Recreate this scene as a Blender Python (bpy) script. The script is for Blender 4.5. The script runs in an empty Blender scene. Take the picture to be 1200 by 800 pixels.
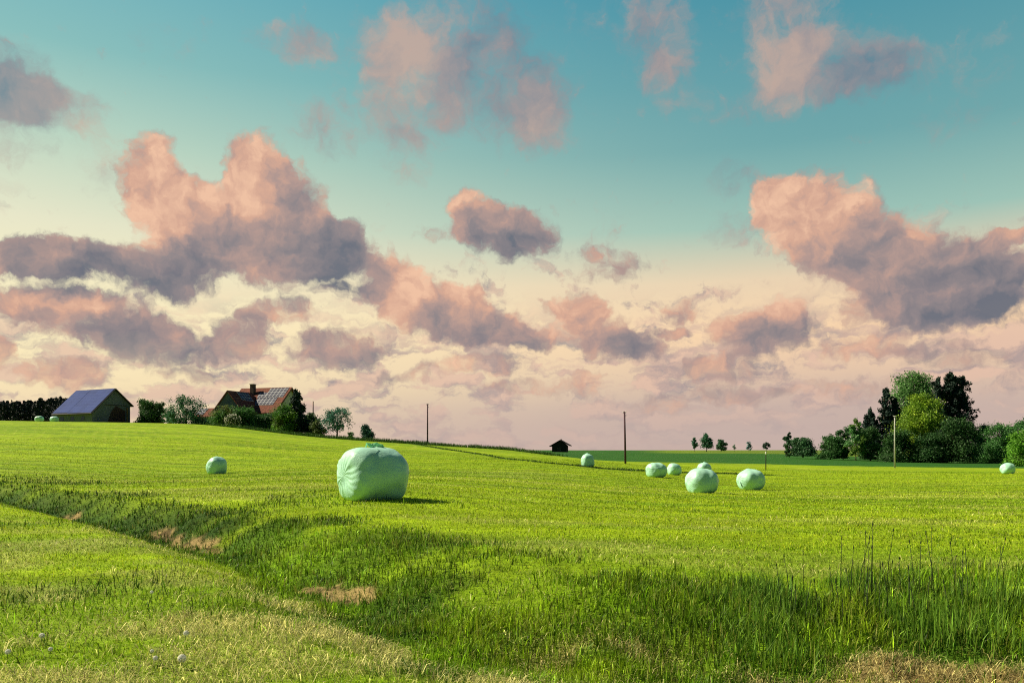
import bpy, bmesh, math, random
import numpy as np
from mathutils import Vector, Matrix, noise as mnoise

# ------------------------------------------------------------------ camera, light, sky
S = bpy.context.scene
COL = S.collection
F = 942.0 / 1200.0                      # focal length over picture width
EYE = 1.6

cam_data = bpy.data.cameras.new("camera")
cam_data.sensor_width = 36.0
cam_data.lens = 36.0 * F
cam_data.clip_start = 0.05
cam_data.clip_end = 20000.0
cam = bpy.data.objects.new("camera", cam_data)
COL.objects.link(cam)
cam.location = (0, 0, EYE)
cam.rotation_euler = (math.radians(90), 0, 0)   # held level, lens shifted up
cam_data.shift_y = 128.0 / 1200.0
S.camera = cam

S.view_settings.view_transform = 'Standard'
S.view_settings.look = 'None'
S.view_settings.exposure = 0.5
S.view_settings.gamma = 1.0
S.view_settings.use_curve_mapping = False
S.render.engine = 'CYCLES'
S.cycles.use_adaptive_sampling = True
S.cycles.adaptive_threshold = 0.012
S.cycles.adaptive_min_samples = 24
S.cycles.filter_width = 1.15
S.cycles.use_denoising = False
S.cycles.max_bounces = 5
S.cycles.diffuse_bounces = 2
S.cycles.glossy_bounces = 2
S.cycles.transmission_bounces = 3
S.cycles.transparent_max_bounces = 6
S.cycles.caustics_reflective = False
S.cycles.caustics_refractive = False

SUN_EL = math.radians(42)
SUN_AZ = math.radians(-76)              # measured from the view axis (+y) towards +x
sun_dir = Vector((math.sin(SUN_AZ) * math.cos(SUN_EL), math.cos(SUN_AZ) * math.cos(SUN_EL), math.sin(SUN_EL)))
sd = bpy.data.lights.new("sun", 'SUN')
sd.energy = 5.0
sd.angle = math.radians(0.5)
sd.color = (1.0, 0.90, 0.66)
sun = bpy.data.objects.new("sun", sd)
COL.objects.link(sun)
sun.location = (-60, 20, 80)
sun.rotation_euler = (-sun_dir).to_track_quat('-Z', 'Y').to_euler()


def ray_angles(px, py):
    """azimuth and elevation of a direction read off the photograph (1200 x 800)"""
    x, z = (px - 600) / 942.0, (528 - py) / 942.0
    return math.atan(x), math.atan2(z, math.hypot(x, 1.0))


def lin(r, g, b):
    def f(c):
        c /= 255.0
        return c / 12.92 if c <= 0.04045 else ((c + 0.055) / 1.055) ** 2.4
    return (f(r), f(g), f(b), 1.0)


world = bpy.data.worlds.new("World")
S.world = world
world.use_nodes = True
world.cycles.sampling_method = 'MANUAL'
world.cycles.sample_map_resolution = 256
wt = world.node_tree
wt.nodes.clear()
N, L = wt.nodes, wt.links


def put(sock, v):
    if isinstance(v, bpy.types.NodeSocket):
        L.new(v, sock)
    else:
        sock.default_value = v


def vm(op, a, b=None, c=None):
    n = N.new('ShaderNodeVectorMath'); n.operation = op
    put(n.inputs[0], a)
    if b is not None: put(n.inputs[3 if op == 'SCALE' else 1], b)
    if c is not None: put(n.inputs[2], c)
    return n.outputs['Value'] if op in ('DOT_PRODUCT', 'LENGTH') else n.outputs[0]


def mt(op, a, b=None, c=None, clamp=False):
    n = N.new('ShaderNodeMath'); n.operation = op; n.use_clamp = clamp
    put(n.inputs[0], a)
    if b is not None: put(n.inputs[1], b)
    if c is not None: put(n.inputs[2], c)
    return n.outputs[0]


def mr(v, a, b, c=0.0, d=1.0, kind='SMOOTHSTEP'):
    n = N.new('ShaderNodeMapRange'); n.interpolation_type = kind
    put(n.inputs[0], v); put(n.inputs[1], a); put(n.inputs[2], b); put(n.inputs[3], c); put(n.inputs[4], d)
    return n.outputs[0]


def mx(f, a, b):
    n = N.new('ShaderNodeMix'); n.data_type = 'RGBA'
    put(n.inputs[0], f); put(n.inputs[6], a); put(n.inputs[7], b)
    return n.outputs[2]


def nz(v, scale, detail=4.0, rough=0.55, color=False, dist=0.0):
    n = N.new('ShaderNodeTexNoise'); n.noise_dimensions = '2D' if not color else '3D'
    put(n.inputs['Vector'], v); n.inputs['Scale'].default_value = scale
    n.inputs['Detail'].default_value = detail; n.inputs['Roughness'].default_value = rough
    n.inputs['Distortion'].default_value = dist
    return n.outputs['Color'] if color else n.outputs['Fac']


def ramp(v, stops):
    n = N.new('ShaderNodeValToRGB'); put(n.inputs[0], v)
    e = n.color_ramp.elements
    e[0].position, e[0].color = stops[0]
    e[1].position, e[1].color = stops[-1]
    for p, c in stops[1:-1]:
        k = e.new(p); k.color = c
    return n.outputs[0]


# direction -> (azimuth, elevation) in radians
tc = N.new('ShaderNodeTexCoord')
sep = N.new('ShaderNodeSeparateXYZ'); L.new(tc.outputs['Generated'], sep.inputs[0])
hyp = mt('SQRT', mt('ADD', mt('MULTIPLY', sep.outputs[0], sep.outputs[0]), mt('MULTIPLY', sep.outputs[1], sep.outputs[1])))
az = mt('ARCTAN2', sep.outputs[0], sep.outputs[1])
el = mt('ARCTAN2', sep.outputs[2], hyp)
cmb = N.new('ShaderNodeCombineXYZ'); L.new(az, cmb.inputs[0]); L.new(el, cmb.inputs[1])
P = cmb.outputs[0]

# clear sky: physical sky, tinted to evening colours in view, darkened out of view for less ambient light
sky = N.new('ShaderNodeTexSky'); sky.sky_type = 'NISHITA'; sky.sun_disc = False
sky.sun_elevation = SUN_EL
sky.sun_rotation = SUN_AZ
phys = vm('SCALE', sky.outputs[0], 0.08)
e01 = mt('DIVIDE', el, math.radians(60), clamp=True)
D = lambda d: d / 60.0
left = ramp(e01, [(0, lin(250, 218, 180)), (D(4), lin(252, 230, 182)), (D(9), lin(253, 240, 194)), (D(14), lin(234, 232, 200)),
                  (D(19), lin(190, 216, 194)), (D(24), lin(138, 192, 188)), (D(30), lin(106, 176, 188)), (D(37), lin(44, 110, 138)), (D(48), lin(14, 56, 92))])
right = ramp(e01, [(0, lin(196, 172, 164)), (D(3), lin(206, 180, 166)), (D(8), lin(252, 214, 172)), (D(11.5), lin(236, 212, 178)),
                   (D(15), lin(158, 196, 182)), (D(20), lin(112, 168, 170)), (D(30), lin(66, 144, 164)), (D(37), lin(32, 92, 122)), (D(48), lin(12, 52, 88))])
side = mr(az, math.radians(-36), math.radians(24))
back = ramp(e01, [(0, lin(92, 108, 116)), (D(6), lin(62, 96, 112)), (D(20), lin(30, 76, 100)), (1, lin(12, 50, 84))])  # unseen sky behind the camera, darkened to cut ambient light
front = mx(side, left, right)
clear = mx(0.95, phys, mx(mr(mt('ABSOLUTE', az), math.radians(46), math.radians(95)), front, back))

# clouds: lumps (azimuth, elevation) broken up by turbulence
w1 = vm('SUBTRACT', nz(P, 9.0, 4.0, 0.55, True), (0.5, 0.5, 0.5))
w2 = vm('SUBTRACT', nz(P, 30.0, 7.0, 0.62, True), (0.5, 0.5, 0.5))
PW = vm('MULTIPLY_ADD', w1, (0.052, 0.046, 0), P)
PW = vm('MULTIPLY_ADD', w2, (0.042, 0.036, 0), PW)
PW = vm('MULTIPLY', PW, (1, 1, 0))


def lumps(p, items, grow=1.0):
    acc = None
    for (cx, cy, rx, ry, s) in items:
        a, e = ray_angles(cx, cy)
        sx, sy = 942.0 / (rx * grow), 942.0 / (ry * grow)
        v = vm('MULTIPLY_ADD', p, (sx, sy, 0), (-a * sx, -e * sy, 0))
        q = vm('DOT_PRODUCT', v, v)
        m = mr(q, 1.0, 0.0, 0.0, s)
        acc = m if acc is None else mt('ADD', acc, m)
    return acc


BIG = [
 # the tall rosy cloud left of centre
 (176, 205, 36, 48, 1), (205, 250, 50, 42, 1), (298, 198, 40, 42, 1), (328, 240, 58, 55, 1), (262, 265, 75, 46, 1),
 (335, 295, 85, 50, 1), (392, 290, 48, 36, 1),
 (20, 296, 40, 24, 1), (78, 302, 60, 28, 1), (192, 318, 66, 34, 1),
 (40, 350, 75, 20, .8), (112, 374, 80, 30, .85), (192, 402, 68, 30, .9), (282, 396, 38, 28, .85),
 (330, 368, 60, 18, .7), (392, 410, 70, 26, .9), (410, 345, 36, 14, .6), (85, 436, 56, 19, .9), (4, 405, 22, 20, .9),
 # the towers right of it
 (460, 322, 38, 34, 1), (486, 358, 60, 42, 1), (545, 350, 34, 22, 1), (560, 382, 70, 32, 1), (622, 396, 48, 24, .9),
 # centre
 (554, 246, 32, 28, .9), (592, 275, 68, 36, 1), (708, 308, 56, 30, .5), (530, 272, 50, 16, .45),
 (672, 362, 38, 24, .9), (700, 388, 40, 24, .8), (728, 408, 56, 22, 1), (802, 364, 28, 18, .7), (790, 390, 30, 9, .7),
 (895, 390, 64, 32, 1), (916, 366, 28, 24, .8),
 # the big one on the right
 (910, 238, 38, 34, 1), (950, 255, 66, 56, 1), (1010, 292, 80, 50, 1), (1085, 316, 90, 46, 1), (1150, 318, 56, 44, 1),
 (1095, 362, 100, 32, 1), (1190, 272, 26, 8, .8),
 # small cumuli low down
 (835, 432, 60, 20, .75), (560, 428, 70, 13, .6), (855, 460, 76, 13, .7), (690, 448, 34, 18, .7), (768, 475, 38, 15, .65), (610, 452, 60, 13, .6),
 (1010, 410, 60, 18, .6), (1120, 420, 70, 18, .6), (1000, 455, 90, 12, .5), (480, 440, 50, 10, .6), (230, 438, 40, 10, .6),
]
HIGH = [
 (452, 52, 44, 36, .9), (490, 105, 62, 56, 1), (530, 20, 90, 50, .8), (585, 105, 74, 56, .9), (635, 150, 36, 36, .9),
 (340, 45, 50, 22, .7), (372, 66, 40, 22, .6), (478, 185, 30, 34, .7), (410, 138, 60, 36, .5), (365, 150, 40, 26, .4), (775, 30, 46, 60, .8), (785, 90, 36, 36, .7),
 (920, 25, 60, 60, 1), (965, 78, 90, 38, .95), (1040, 82, 56, 28, .7), (8, 84, 56, 34, 1), (45, 112, 76, 26, 1), (0, 150, 50, 36, .7),
 (118, 170, 30, 30, .6), (860, 212, 34, 26, .6), (855, 268, 36, 22, .6), (1115, 145, 44, 20, .5), (1150, 75, 60, 30, .4), (880, 120, 100, 22, .5),
 (205, 48, 50, 22, .3), (120, 215, 30, 20, .35), (715, 295, 54, 44, .4), (640, 120, 60, 60, .3), (700, 20, 80, 30, .3),
]

f1 = lumps(PW, BIG, 1.15)
fb = nz(PW, 42.0, 6.0, 0.62)
fbc = mt('SUBTRACT', fb, 0.5)
dens = mr(mt('MULTIPLY_ADD', fbc, 1.25, f1), 0.16, 0.84)
f3 = lumps(PW, HIGH, 1.25)
dens3 = mt('MULTIPLY', mr(mt('MULTIPLY_ADD', fbc, 1.5, f3), 0.05, 1.7, kind='SMOOTHERSTEP'), 0.82)
# more cloud on the sunward side (up and to the left) means shade
PL = vm('ADD', PW, (-0.034, 0.022, 0))
f2 = lumps(PL, [c for c in BIG if c[2] >= 40], 1.15)
fbL = nz(vm('ADD', PW, (-0.008, 0.010, 0)), 42.0, 4.0, 0.6)
relief = mt('SUBTRACT', fbL, fb)
billow = mt('SUBTRACT', nz(vm('ADD', PW, (-0.014, 0.016, 0)), 19.0, 3.0, 0.55), nz(PW, 19.0, 3.0, 0.55))
broad = mt('SUBTRACT', nz(PW, 13.0, 2.0, 0.5), 0.5)
sh = mt('ADD', mt('MULTIPLY_ADD', f2, 0.36, 0.16), mt('ADD', mt('MULTIPLY_ADD', billow, 1.0, mt('MULTIPLY', relief, 0.7)), mt('MULTIPLY', broad, 0.8)))
sh = mt('ADD', sh, mr(el, math.radians(20), math.radians(3), -0.02, 0.10))
tone = lumps(PW, [(60, 302, 90, 38, .8), (200, 325, 80, 38, .7), (395, 300, 40, 60, .5), (300, 255, 60, 70, -.25), (285, 400, 60, 40, .55),
                  (600, 278, 75, 44, .8), (715, 310, 60, 40, .5), (400, 350, 60, 26, .4), (190, 400, 80, 40, .4), (395, 412, 70, 26, .4), (430, 415, 50, 20, .3),
                  (465, 330, 50, 50, -.15), (600, 395, 50, 30, .3), (735, 412, 40, 20, .3), (790, 385, 40, 30, .35), (905, 395, 60, 30, .3),
                  (930, 270, 80, 70, -.22), (1150, 320, 70, 60, .5), (1090, 370, 100, 26, .35), (1110, 420, 100, 26, .3), (850, 455, 90, 24, .2)], 1.2)
sh = mt('MULTIPLY_ADD', tone, 0.7, sh)
tone3 = lumps(PW, [(590, 30, 60, 80, .35), (465, 70, 50, 60, -.35), (925, 40, 60, 60, -.3), (1020, 100, 60, 40, .4), (640, 150, 60, 50, .1),
                   (30, 110, 100, 60, .25), (115, 165, 30, 30, -.5), (855, 215, 40, 40, .3), (740, 20, 60, 40, .2)], 1.2)
# thin shreds have no lit rim of their own
sh = mt('ADD', sh, mr(f1, 0.60, 0.15, 0.0, 0.42))
cc = ramp(mt('MULTIPLY_ADD', sh, 0.62, 0.10, clamp=True),
          [(0, lin(238, 192, 162)), (0.2, lin(214, 168, 146)), (0.42, lin(178, 150, 143)), (0.68, lin(142, 132, 136)), (1, lin(106, 111, 124))])
cc3 = ramp(mt('ADD', mt('MULTIPLY_ADD', relief, 0.45, tone3), mt('MULTIPLY_ADD', broad, 1.0, 0.42), clamp=True),
           [(0, lin(200, 168, 154)), (0.5, lin(162, 146, 148)), (1, lin(108, 124, 142))])

# thin banks lying along the horizon
PB = vm('MULTIPLY', P, (1.0, 3.0, 0))
PB = vm('MULTIPLY_ADD', w2, (0.05, 0.09, 0), PB)
nb = nz(PB, 13.0, 7.0, 0.6)
bank = mr(nb, 0.44, 0.60)
bankm = mt('MULTIPLY', mr(el, math.radians(12.0), math.radians(6)), mt('MULTIPLY_ADD', side, 0.15, 0.78))
nb2 = nz(vm('ADD', PB, (-0.02, 0.05, 0)), 13.0, 5.0, 0.6)
bcol = ramp(mt('MULTIPLY_ADD', mt('SUBTRACT', nb2, nb), 3.0, 0.55, clamp=True),
            [(0, lin(226, 190, 168)), (0.5, lin(190, 164, 156)), (1, lin(146, 140, 146))])
bankm = mt('MULTIPLY', bankm, mr(mt('ABSOLUTE', az), math.radians(80), math.radians(50), .3, 1.0))
base = mx(mt('MULTIPLY', bank, bankm), clear, bcol)
# torn scraps of cloud between the big ones
nf = nz(vm('MULTIPLY', PW, (1.0, 1.7, 0)), 15.0, 6.0, 0.62)
scrap = mt('MULTIPLY', mr(nf, 0.56, 0.70), mt('MULTIPLY', mr(el, math.radians(17), math.radians(11)), mr(el, math.radians(2), math.radians(5), 0.3, 0.75)))
scrap = mt('MULTIPLY', scrap, mr(mt('ABSOLUTE', az), math.radians(80), math.radians(50), .2, 1.0))
base = mx(scrap, base, ramp(mt('MULTIPLY_ADD', relief, 2.2, 0.5, clamp=True), [(0, lin(222, 188, 166)), (0.5, lin(186, 162, 154)), (1, lin(144, 138, 144))]))
murk = mt('MULTIPLY', mr(el, math.radians(5.5), math.radians(1.0)), mt('MULTIPLY_ADD', side, 0.55, 0.3))
murk = mt('MULTIPLY', murk, mr(mt('ABSOLUTE', az), math.radians(80), math.radians(50), .2, 1.0))
base = mx(murk, base, lin(196, 174, 166))
base = mx(dens3, base, cc3)
# near the horizon the air swallows the clouds a little
thin = mt('MULTIPLY_ADD', mr(el, math.radians(1.5), math.radians(8)), 0.43, 0.54)
final = mx(mt('MULTIPLY', dens, thin), base, cc)
bg = N.new('ShaderNodeBackground')
L.new(final, bg.inputs['Color'])
bg.inputs['Strength'].default_value = 0.72
out = N.new('ShaderNodeOutputWorld')
L.new(bg.outputs[0], out.inputs['Surface'])

# ------------------------------------------------------------------ helpers
rng = np.random.default_rng(11)
random.seed(5)


def vnoise(x, y, seed=0):
    xi, yi = np.floor(x).astype(np.int64), np.floor(y).astype(np.int64)
    fx, fy = x - xi, y - yi
    fx, fy = fx * fx * (3 - 2 * fx), fy * fy * (3 - 2 * fy)

    def h(a, b):
        v = (a * 374761393 + b * 668265263 + seed * 1442695041) & 0xFFFFFFFF
        v = ((v ^ (v >> 13)) * 1274126177) & 0xFFFFFFFF
        v = v ^ (v >> 16)
        return (v & 0xFFFF) / 65535.0
    a, b, c, d = h(xi, yi), h(xi + 1, yi), h(xi, yi + 1), h(xi + 1, yi + 1)
    return (a * (1 - fx) + b * fx) * (1 - fy) + (c * (1 - fx) + d * fx) * fy


def fbm(x, y, octs=4, seed=0):
    t, amp, tot = 0.0, 1.0, 0.0
    for k in range(octs):
        t = t + amp * vnoise(x * 2 ** k, y * 2 ** k, seed + k * 7)
        tot += amp
        amp *= 0.5
    return t / tot


def sstep(a, b, v):
    t = np.clip((v - a) / (b - a), 0, 1)
    return t * t * (3 - 2 * t)


def tag(o, label=None, cat=None, group=None, kind=None):
    if label: o['label'] = label
    if cat: o['category'] = cat
    if group: o['group'] = group
    if kind: o['kind'] = kind
    return o


def empty(name, loc=(0, 0, 0), rz=0.0):
    o = bpy.data.objects.new(name, None)
    COL.objects.link(o)
    o.location = loc
    o.rotation_euler = (0, 0, rz)
    o.empty_display_size = 0.3
    return o


def link_mesh(name, me, mat, parent=None):
    o = bpy.data.objects.new(name, me)
    COL.objects.link(o)
    if mat is not None:
        me.materials.append(mat)
    if parent is not None:
        o.parent = parent
    return o


def np_mesh(name, verts, faces_idx, face_sizes, cols=None, smooth=False):
    """fast mesh from numpy arrays; cols is one RGB per vertex"""
    me = bpy.data.meshes.new(name)
    nv, nl, nf = len(verts), len(faces_idx), len(face_sizes)
    me.vertices.add(nv); me.loops.add(nl); me.polygons.add(nf)
    me.vertices.foreach_set('co', np.asarray(verts, np.float32).ravel())
    me.loops.foreach_set('vertex_index', np.asarray(faces_idx, np.int32).ravel())
    starts = np.concatenate([[0], np.cumsum(face_sizes)[:-1]]).astype(np.int32)
    me.polygons.foreach_set('loop_start', starts)
    me.polygons.foreach_set('use_smooth', np.full(nf, smooth, dtype=bool))
    if cols is not None:
        a = me.color_attributes.new('tint', 'FLOAT_COLOR', 'POINT')
        c = np.ones((nv, 4), np.float32); c[:, :3] = cols
        a.data.foreach_set('color', c.ravel())
    me.update(calc_edges=True)
    return me


def material(name):
    m = bpy.data.materials.new(name)
    m.use_nodes = True
    t = m.node_tree
    t.nodes.clear()
    o = t.nodes.new('ShaderNodeOutputMaterial')
    return m, t, o


def principled(name, color, rough=0.7, spec=0.3, noise_scale=None, noise_amt=0.25, bump=0.0, bump_scale=30, stretch=(1, 1, 1)):
    m, t, o = material(name)
    b = t.nodes.new('ShaderNodeBsdfPrincipled')
    b.inputs['Roughness'].default_value = rough
    b.inputs['Specular IOR Level'].default_value = spec
    t.links.new(b.outputs[0], o.inputs[0])
    tcn = t.nodes.new('ShaderNodeTexCoord')
    mp = t.nodes.new('ShaderNodeMapping'); mp.inputs['Scale'].default_value = stretch
    t.links.new(tcn.outputs['Object'], mp.inputs[0])
    if noise_scale:
        n = t.nodes.new('ShaderNodeTexNoise'); n.inputs['Scale'].default_value = noise_scale; n.inputs['Detail'].default_value = 5
        t.links.new(mp.outputs[0], n.inputs['Vector'])
        r = t.nodes.new('ShaderNodeValToRGB')
        r.color_ramp.elements[0].position = 0.3; r.color_ramp.elements[1].position = 0.7
        r.color_ramp.elements[0].color = tuple(c * (1 - noise_amt) for c in color[:3]) + (1,)
        r.color_ramp.elements[1].color = tuple(min(1, c * (1 + noise_amt)) for c in color[:3]) + (1,)
        t.links.new(n.outputs['Fac'], r.inputs[0]); t.links.new(r.outputs[0], b.inputs['Base Color'])
    else:
        b.inputs['Base Color'].default_value = tuple(color[:3]) + (1,)
    if bump:
        n = t.nodes.new('ShaderNodeTexNoise'); n.inputs['Scale'].default_value = bump_scale; n.inputs['Detail'].default_value = 5
        t.links.new(mp.outputs[0], n.inputs['Vector'])
        k = t.nodes.new('ShaderNodeBump'); k.inputs['Strength'].default_value = bump; k.inputs['Distance'].default_value = 0.05
        t.links.new(n.outputs['Fac'], k.inputs['Height']); t.links.new(k.outputs[0], b.inputs['Normal'])
    return m


def leaf_material(name, transl=0.35, rough=0.6, gain=1.0):
    """leaf or blade: colour from the per-leaf tint, part of the light passing through"""
    m, t, o = material(name)
    at = t.nodes.new('ShaderNodeAttribute'); at.attribute_name = 'tint'
    d = t.nodes.new('ShaderNodeBsdfPrincipled')
    d.inputs['Roughness'].default_value = rough
    d.inputs['Specular IOR Level'].default_value = 0.25
    t.links.new(at.outputs['Color'], d.inputs['Base Color'])
    tr = t.nodes.new('ShaderNodeBsdfTranslucent')
    t.links.new(at.outputs['Color'], tr.inputs['Color'])
    mi = t.nodes.new('ShaderNodeMixShader'); mi.inputs[0].default_value = transl
    t.links.new(d.outputs[0], mi.inputs[1]); t.links.new(tr.outputs[0], mi.inputs[2])
    t.links.new(mi.outputs[0], o.inputs[0])
    return m


# ------------------------------------------------------------------ lie of the land
def zat(py, d):                       # height seen at that row from that depth
    return EYE + d * (528 - py) / 942.0


CTRL = []
for px in (-250, 0, 300, 600, 900, 1200, 1450):
    CTRL += [(px, 0.3, 0), (px, 1.5, 0), (px, 3.5, 0), (px, 5.5, 0.0)]
CTRL += [(0, 24, .12), (0, 32, .2), (150, 24, .2), (230, 18, .15), (330, 15, .16), (450, 12.5, .12), (600, 10.5, .10), (800, 11, .08), (1000, 12, .05), (1200, 9, .04),
         (437, 20.5, .38), (300, 22, .3), (600, 22, .18), (823, 22, 0), (1100, 20, -.05), (1200, 30, -.3),
         (0, 13, 0), (200, 9, 0), (400, 7, 0),
         (823, 40, -.48), (879, 48, -.7), (769, 68, -.62), (790, 88, -1.05), (688, 80, zat(547, 80)), (254, 60, -.05), (1181, 95, -1.1),
         (1181, 50, -.75), (600, 45, .1), (437, 45, .3), (600, 80, zat(541, 80))]
for px, rows in {-250: ((60, 545), (100, 512), (150, 490), (200, 488)), 0: ((60, 546), (100, 515), (150, 492.5)), 120: ((100, 519), (150, 494.5)),
                 240: ((100, 523), (150, 497.5)), 360: ((60, 549), (100, 530), (150, 511)), 430: ((100, 533), (150, 516.5)),
                 500: ((60, 551), (100, 536), (155, 521)), 600: ((110, 536.5), (165, 527.5)), 690: ((110, 541), (170, 536), (300, 530)),
                 800: ((120, 546), (180, 538), (300, 531)), 900: ((120, 547), (180, 539), (300, 531)),
                 1000: ((120, 549), (180, 541), (300, 534)), 1200: ((120, 550), (180, 543), (300, 536)), 1450: ((120, 550), (180, 543))}.items():
    for d, py in rows:
        CTRL.append((px, d, zat(py, d)))
for px in (-250, 0, 120, 240, 360, 430, 500, 600):
    top = dict(zip((-250, 0, 120, 240, 360, 430, 500, 600), (7.4, 7.3, 6.9, 6.5, 4.4, 3.5, 2.8, 1.8)))[px]
    CTRL += [(px, 200, top + .1), (px, 300, top * .8), (px, 600, 2.2), (px, 2500, 1.5), (px, 7000, 1.0)]
for px in (690, 800, 900, 1000, 1200, 1450):
    CTRL += [(px, 600, 1.9), (px, 1500, 1.9), (px, 3000, 1.7), (px, 7000, 1.2)]
CTRL = np.array(CTRL, float)


def uv_of(azv, d):
    return np.stack([azv * 2.6, np.log(d)], -1)


def kern(r):
    return np.where(r > 1e-9, r * r * np.log(r + 1e-12), 0.0)


_ca = np.arctan2((CTRL[:, 0] - 600) / 942.0, 1.0)
CTRL[:, 1] /= np.cos(_ca)
_cp = uv_of(_ca, CTRL[:, 1])
_n = len(_cp)
_K = kern(np.linalg.norm(_cp[:, None] - _cp[None], axis=-1)) + np.eye(_n) * 0.004
_Pm = np.concatenate([np.ones((_n, 1)), _cp], 1)
_A = np.block([[_K, _Pm], [_Pm.T, np.zeros((3, 3))]])
# heights are scaled by distance so that near and far errors weigh alike
_w = np.linalg.solve(_A, np.concatenate([CTRL[:, 2] / CTRL[:, 1] ** 0.5, np.zeros(3)]))

DITCH = np.array([(-75, 82), (-40, 48), (-18.3, 28.7), (-8.7, 18.4), (-6.4, 15.7), (-4.1, 12.8), (-2.24, 10.0), (-1.24, 8.4), (-.3, 7.1), (.7, 6.5), (1.9, 6.2), (3.6, 6.2), (5.5, 6.4), (9, 6.6), (16, 7.6), (40, 10), (90, 14)], float)


def ditch_dist(x, y):
    """signed distance to the ditch bottom, positive on the far side"""
    best = np.full(x.shape, 1e9); sign = np.ones(x.shape)
    for (ax, ay), (bx, by) in zip(DITCH[:-1], DITCH[1:]):
        ex, ey = bx - ax, by - ay
        t = np.clip(((x - ax) * ex + (y - ay) * ey) / (ex * ex + ey * ey), 0, 1)
        dx, dy = x - ax - t * ex, y - ay - t * ey
        d = np.hypot(dx, dy)
        s = np.where(ex * (y - ay) - ey * (x - ax) >= 0, 1.0, -1.0)
        m = d < best
        best = np.where(m, d, best); sign = np.where(m, s, sign)
    return best * sign


def base_height(x, y):
    x = np.asarray(x, float); y = np.asarray(y, float)
    d = np.maximum(np.hypot(x, y), 0.3)
    a = np.arctan2(x, y)
    lim = math.radians(48)
    p = uv_of(np.clip(a, -lim, lim), np.minimum(d, 7000)).reshape(-1, 2)
    out = np.empty(len(p))
    for i in range(0, len(p), 20000):
        q = p[i:i + 20000]
        out[i:i + 20000] = kern(np.linalg.norm(q[:, None] - _cp[None], axis=-1)) @ _w[:_n] + _w[_n] + q @ _w[_n + 1:]
    z = out.reshape(d.shape) * d ** 0.5
    fade = 1 - sstep(math.radians(48), math.radians(100), np.abs(a))
    return z * fade


# tabulate on a polar lattice for fast look-ups
TA = np.radians(np.concatenate([np.arange(-180, -60, 3.0), np.arange(-60, 60, 0.5), np.arange(60, 180.1, 3.0)]))
TL = np.linspace(math.log(0.3), math.log(7000), 420)
_g = base_height(np.sin(TA)[:, None] * np.exp(TL)[None], np.cos(TA)[:, None] * np.exp(TL)[None])


def smooth_height(x, y):
    a = np.arctan2(x, y); l = np.log(np.clip(np.hypot(x, y), 0.3, 6999))
    i = np.clip(np.searchsorted(TA, a) - 1, 0, len(TA) - 2); fa = (a - TA[i]) / (TA[i + 1] - TA[i])
    j = np.clip(((l - TL[0]) / (TL[1] - TL[0])).astype(int), 0, len(TL) - 2); fl = (l - TL[j]) / (TL[1] - TL[0])
    fa = np.clip(fa, 0, 1); fl = np.clip(fl, 0, 1)
    return (_g[i, j] * (1 - fa) + _g[i + 1, j] * fa) * (1 - fl) + (_g[i, j + 1] * (1 - fa) + _g[i + 1, j + 1] * fa) * fl


def far_width(x):
    return np.interp(x, [-60, -16, -6, -2, 1, 5, 12], [.9, 1.05, 1.4, 1.8, 2.5, 3.2, 3.2])


def ground_z(x, y):
    x = np.asarray(x, float); y = np.asarray(y, float)
    d = np.hypot(x, y)
    z = smooth_height(x, y)
    s = ditch_dist(x, y)
    deep = np.interp(x, [-70, -30, -10, -2, 4, 12], [.15, .40, .50, .36, .26, .25])
    wn, wf = 1.5, np.interp(x, [-20, -5, 0, 5], [1.0, 1.25, 2.2, 2.6])
    prof = np.where(s < 0, 1 - sstep(0, wn, -s), 1 - sstep(0.1, 1, s / wf))
    lip = 0.03 * np.exp(-((s - wf - .3) / .8) ** 2) * (x < 2)
    z = z - deep * prof + lip
    rough = 1 - sstep(60, 200, d)
    wild = np.exp(-(np.clip(np.abs(s - 1) - 1.0, 0, 9) / 1.0) ** 2)
    z = z + rough * ((fbm(x * .45, y * .45, 3, 3) - .5) * .10 + (fbm(x * 2.2, y * 2.2, 3, 9) - .5) * (.035 + .13 * wild))
    return z


def seen(px, py, dmin=3.0, dmax=900.0):
    """where the line of sight through a point of the photograph first meets the land"""
    a, e = ray_angles(px, py)
    ds = np.exp(np.linspace(math.log(dmin), math.log(dmax), 3000))
    x, y = ds * math.sin(a), ds * math.cos(a)
    hit = np.nonzero(ground_z(x, y) >= EYE + ds * math.tan(e))[0]
    k = hit[0] if len(hit) else len(ds) - 1
    return float(x[k]), float(y[k])


def spot(px, d):
    a, _ = ray_angles(px, 528)
    x, y = d * math.tan(a), d
    return x, y, float(ground_z(np.array([x]), np.array([y]))[0])


# ------------------------------------------------------------------ what grows where
def poly_px(pts, dmin=12):
    return np.array([seen(px, py, dmin) for px, py in pts])


TRACK = poly_px([(478, 519.5), (520, 526), (570, 533), (640, 542.5), (700, 548.5), (760, 551.5), (830, 554), (900, 556.5), (980, 559), (1080, 563)], 40)
_edge = [(620, 529), (650, 533.5), (700, 539), (760, 541), (850, 542.5), (950, 545), (1050, 546.5), (1250, 549)]
EDGE_A = np.array([ray_angles(px, py)[0] for px, py in _edge])
EDGE_D = np.array([np.hypot(*seen(px, py, 60)) for px, py in _edge])


def dist_poly(x, y, pts):
    best = np.full(x.shape, 1e9)
    for (ax, ay), (bx, by) in zip(pts[:-1], pts[1:]):
        ex, ey = bx - ax, by - ay
        t = np.clip(((x - ax) * ex + (y - ay) * ey) / (ex * ex + ey * ey + 1e-9), 0, 1)
        best = np.minimum(best, np.hypot(x - ax - t * ex, y - ay - t * ey))
    return best


BARE = [(-6.3, 15.9, .42, 1.5), (-7.6, 17.6, .3, 1.0), (-2.1, 10.35, .40, .55), (-2.6, 10.9, .3, .5), (-12.5, 22.8, .3, .9)]      # bare earth low on the far bank


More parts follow.
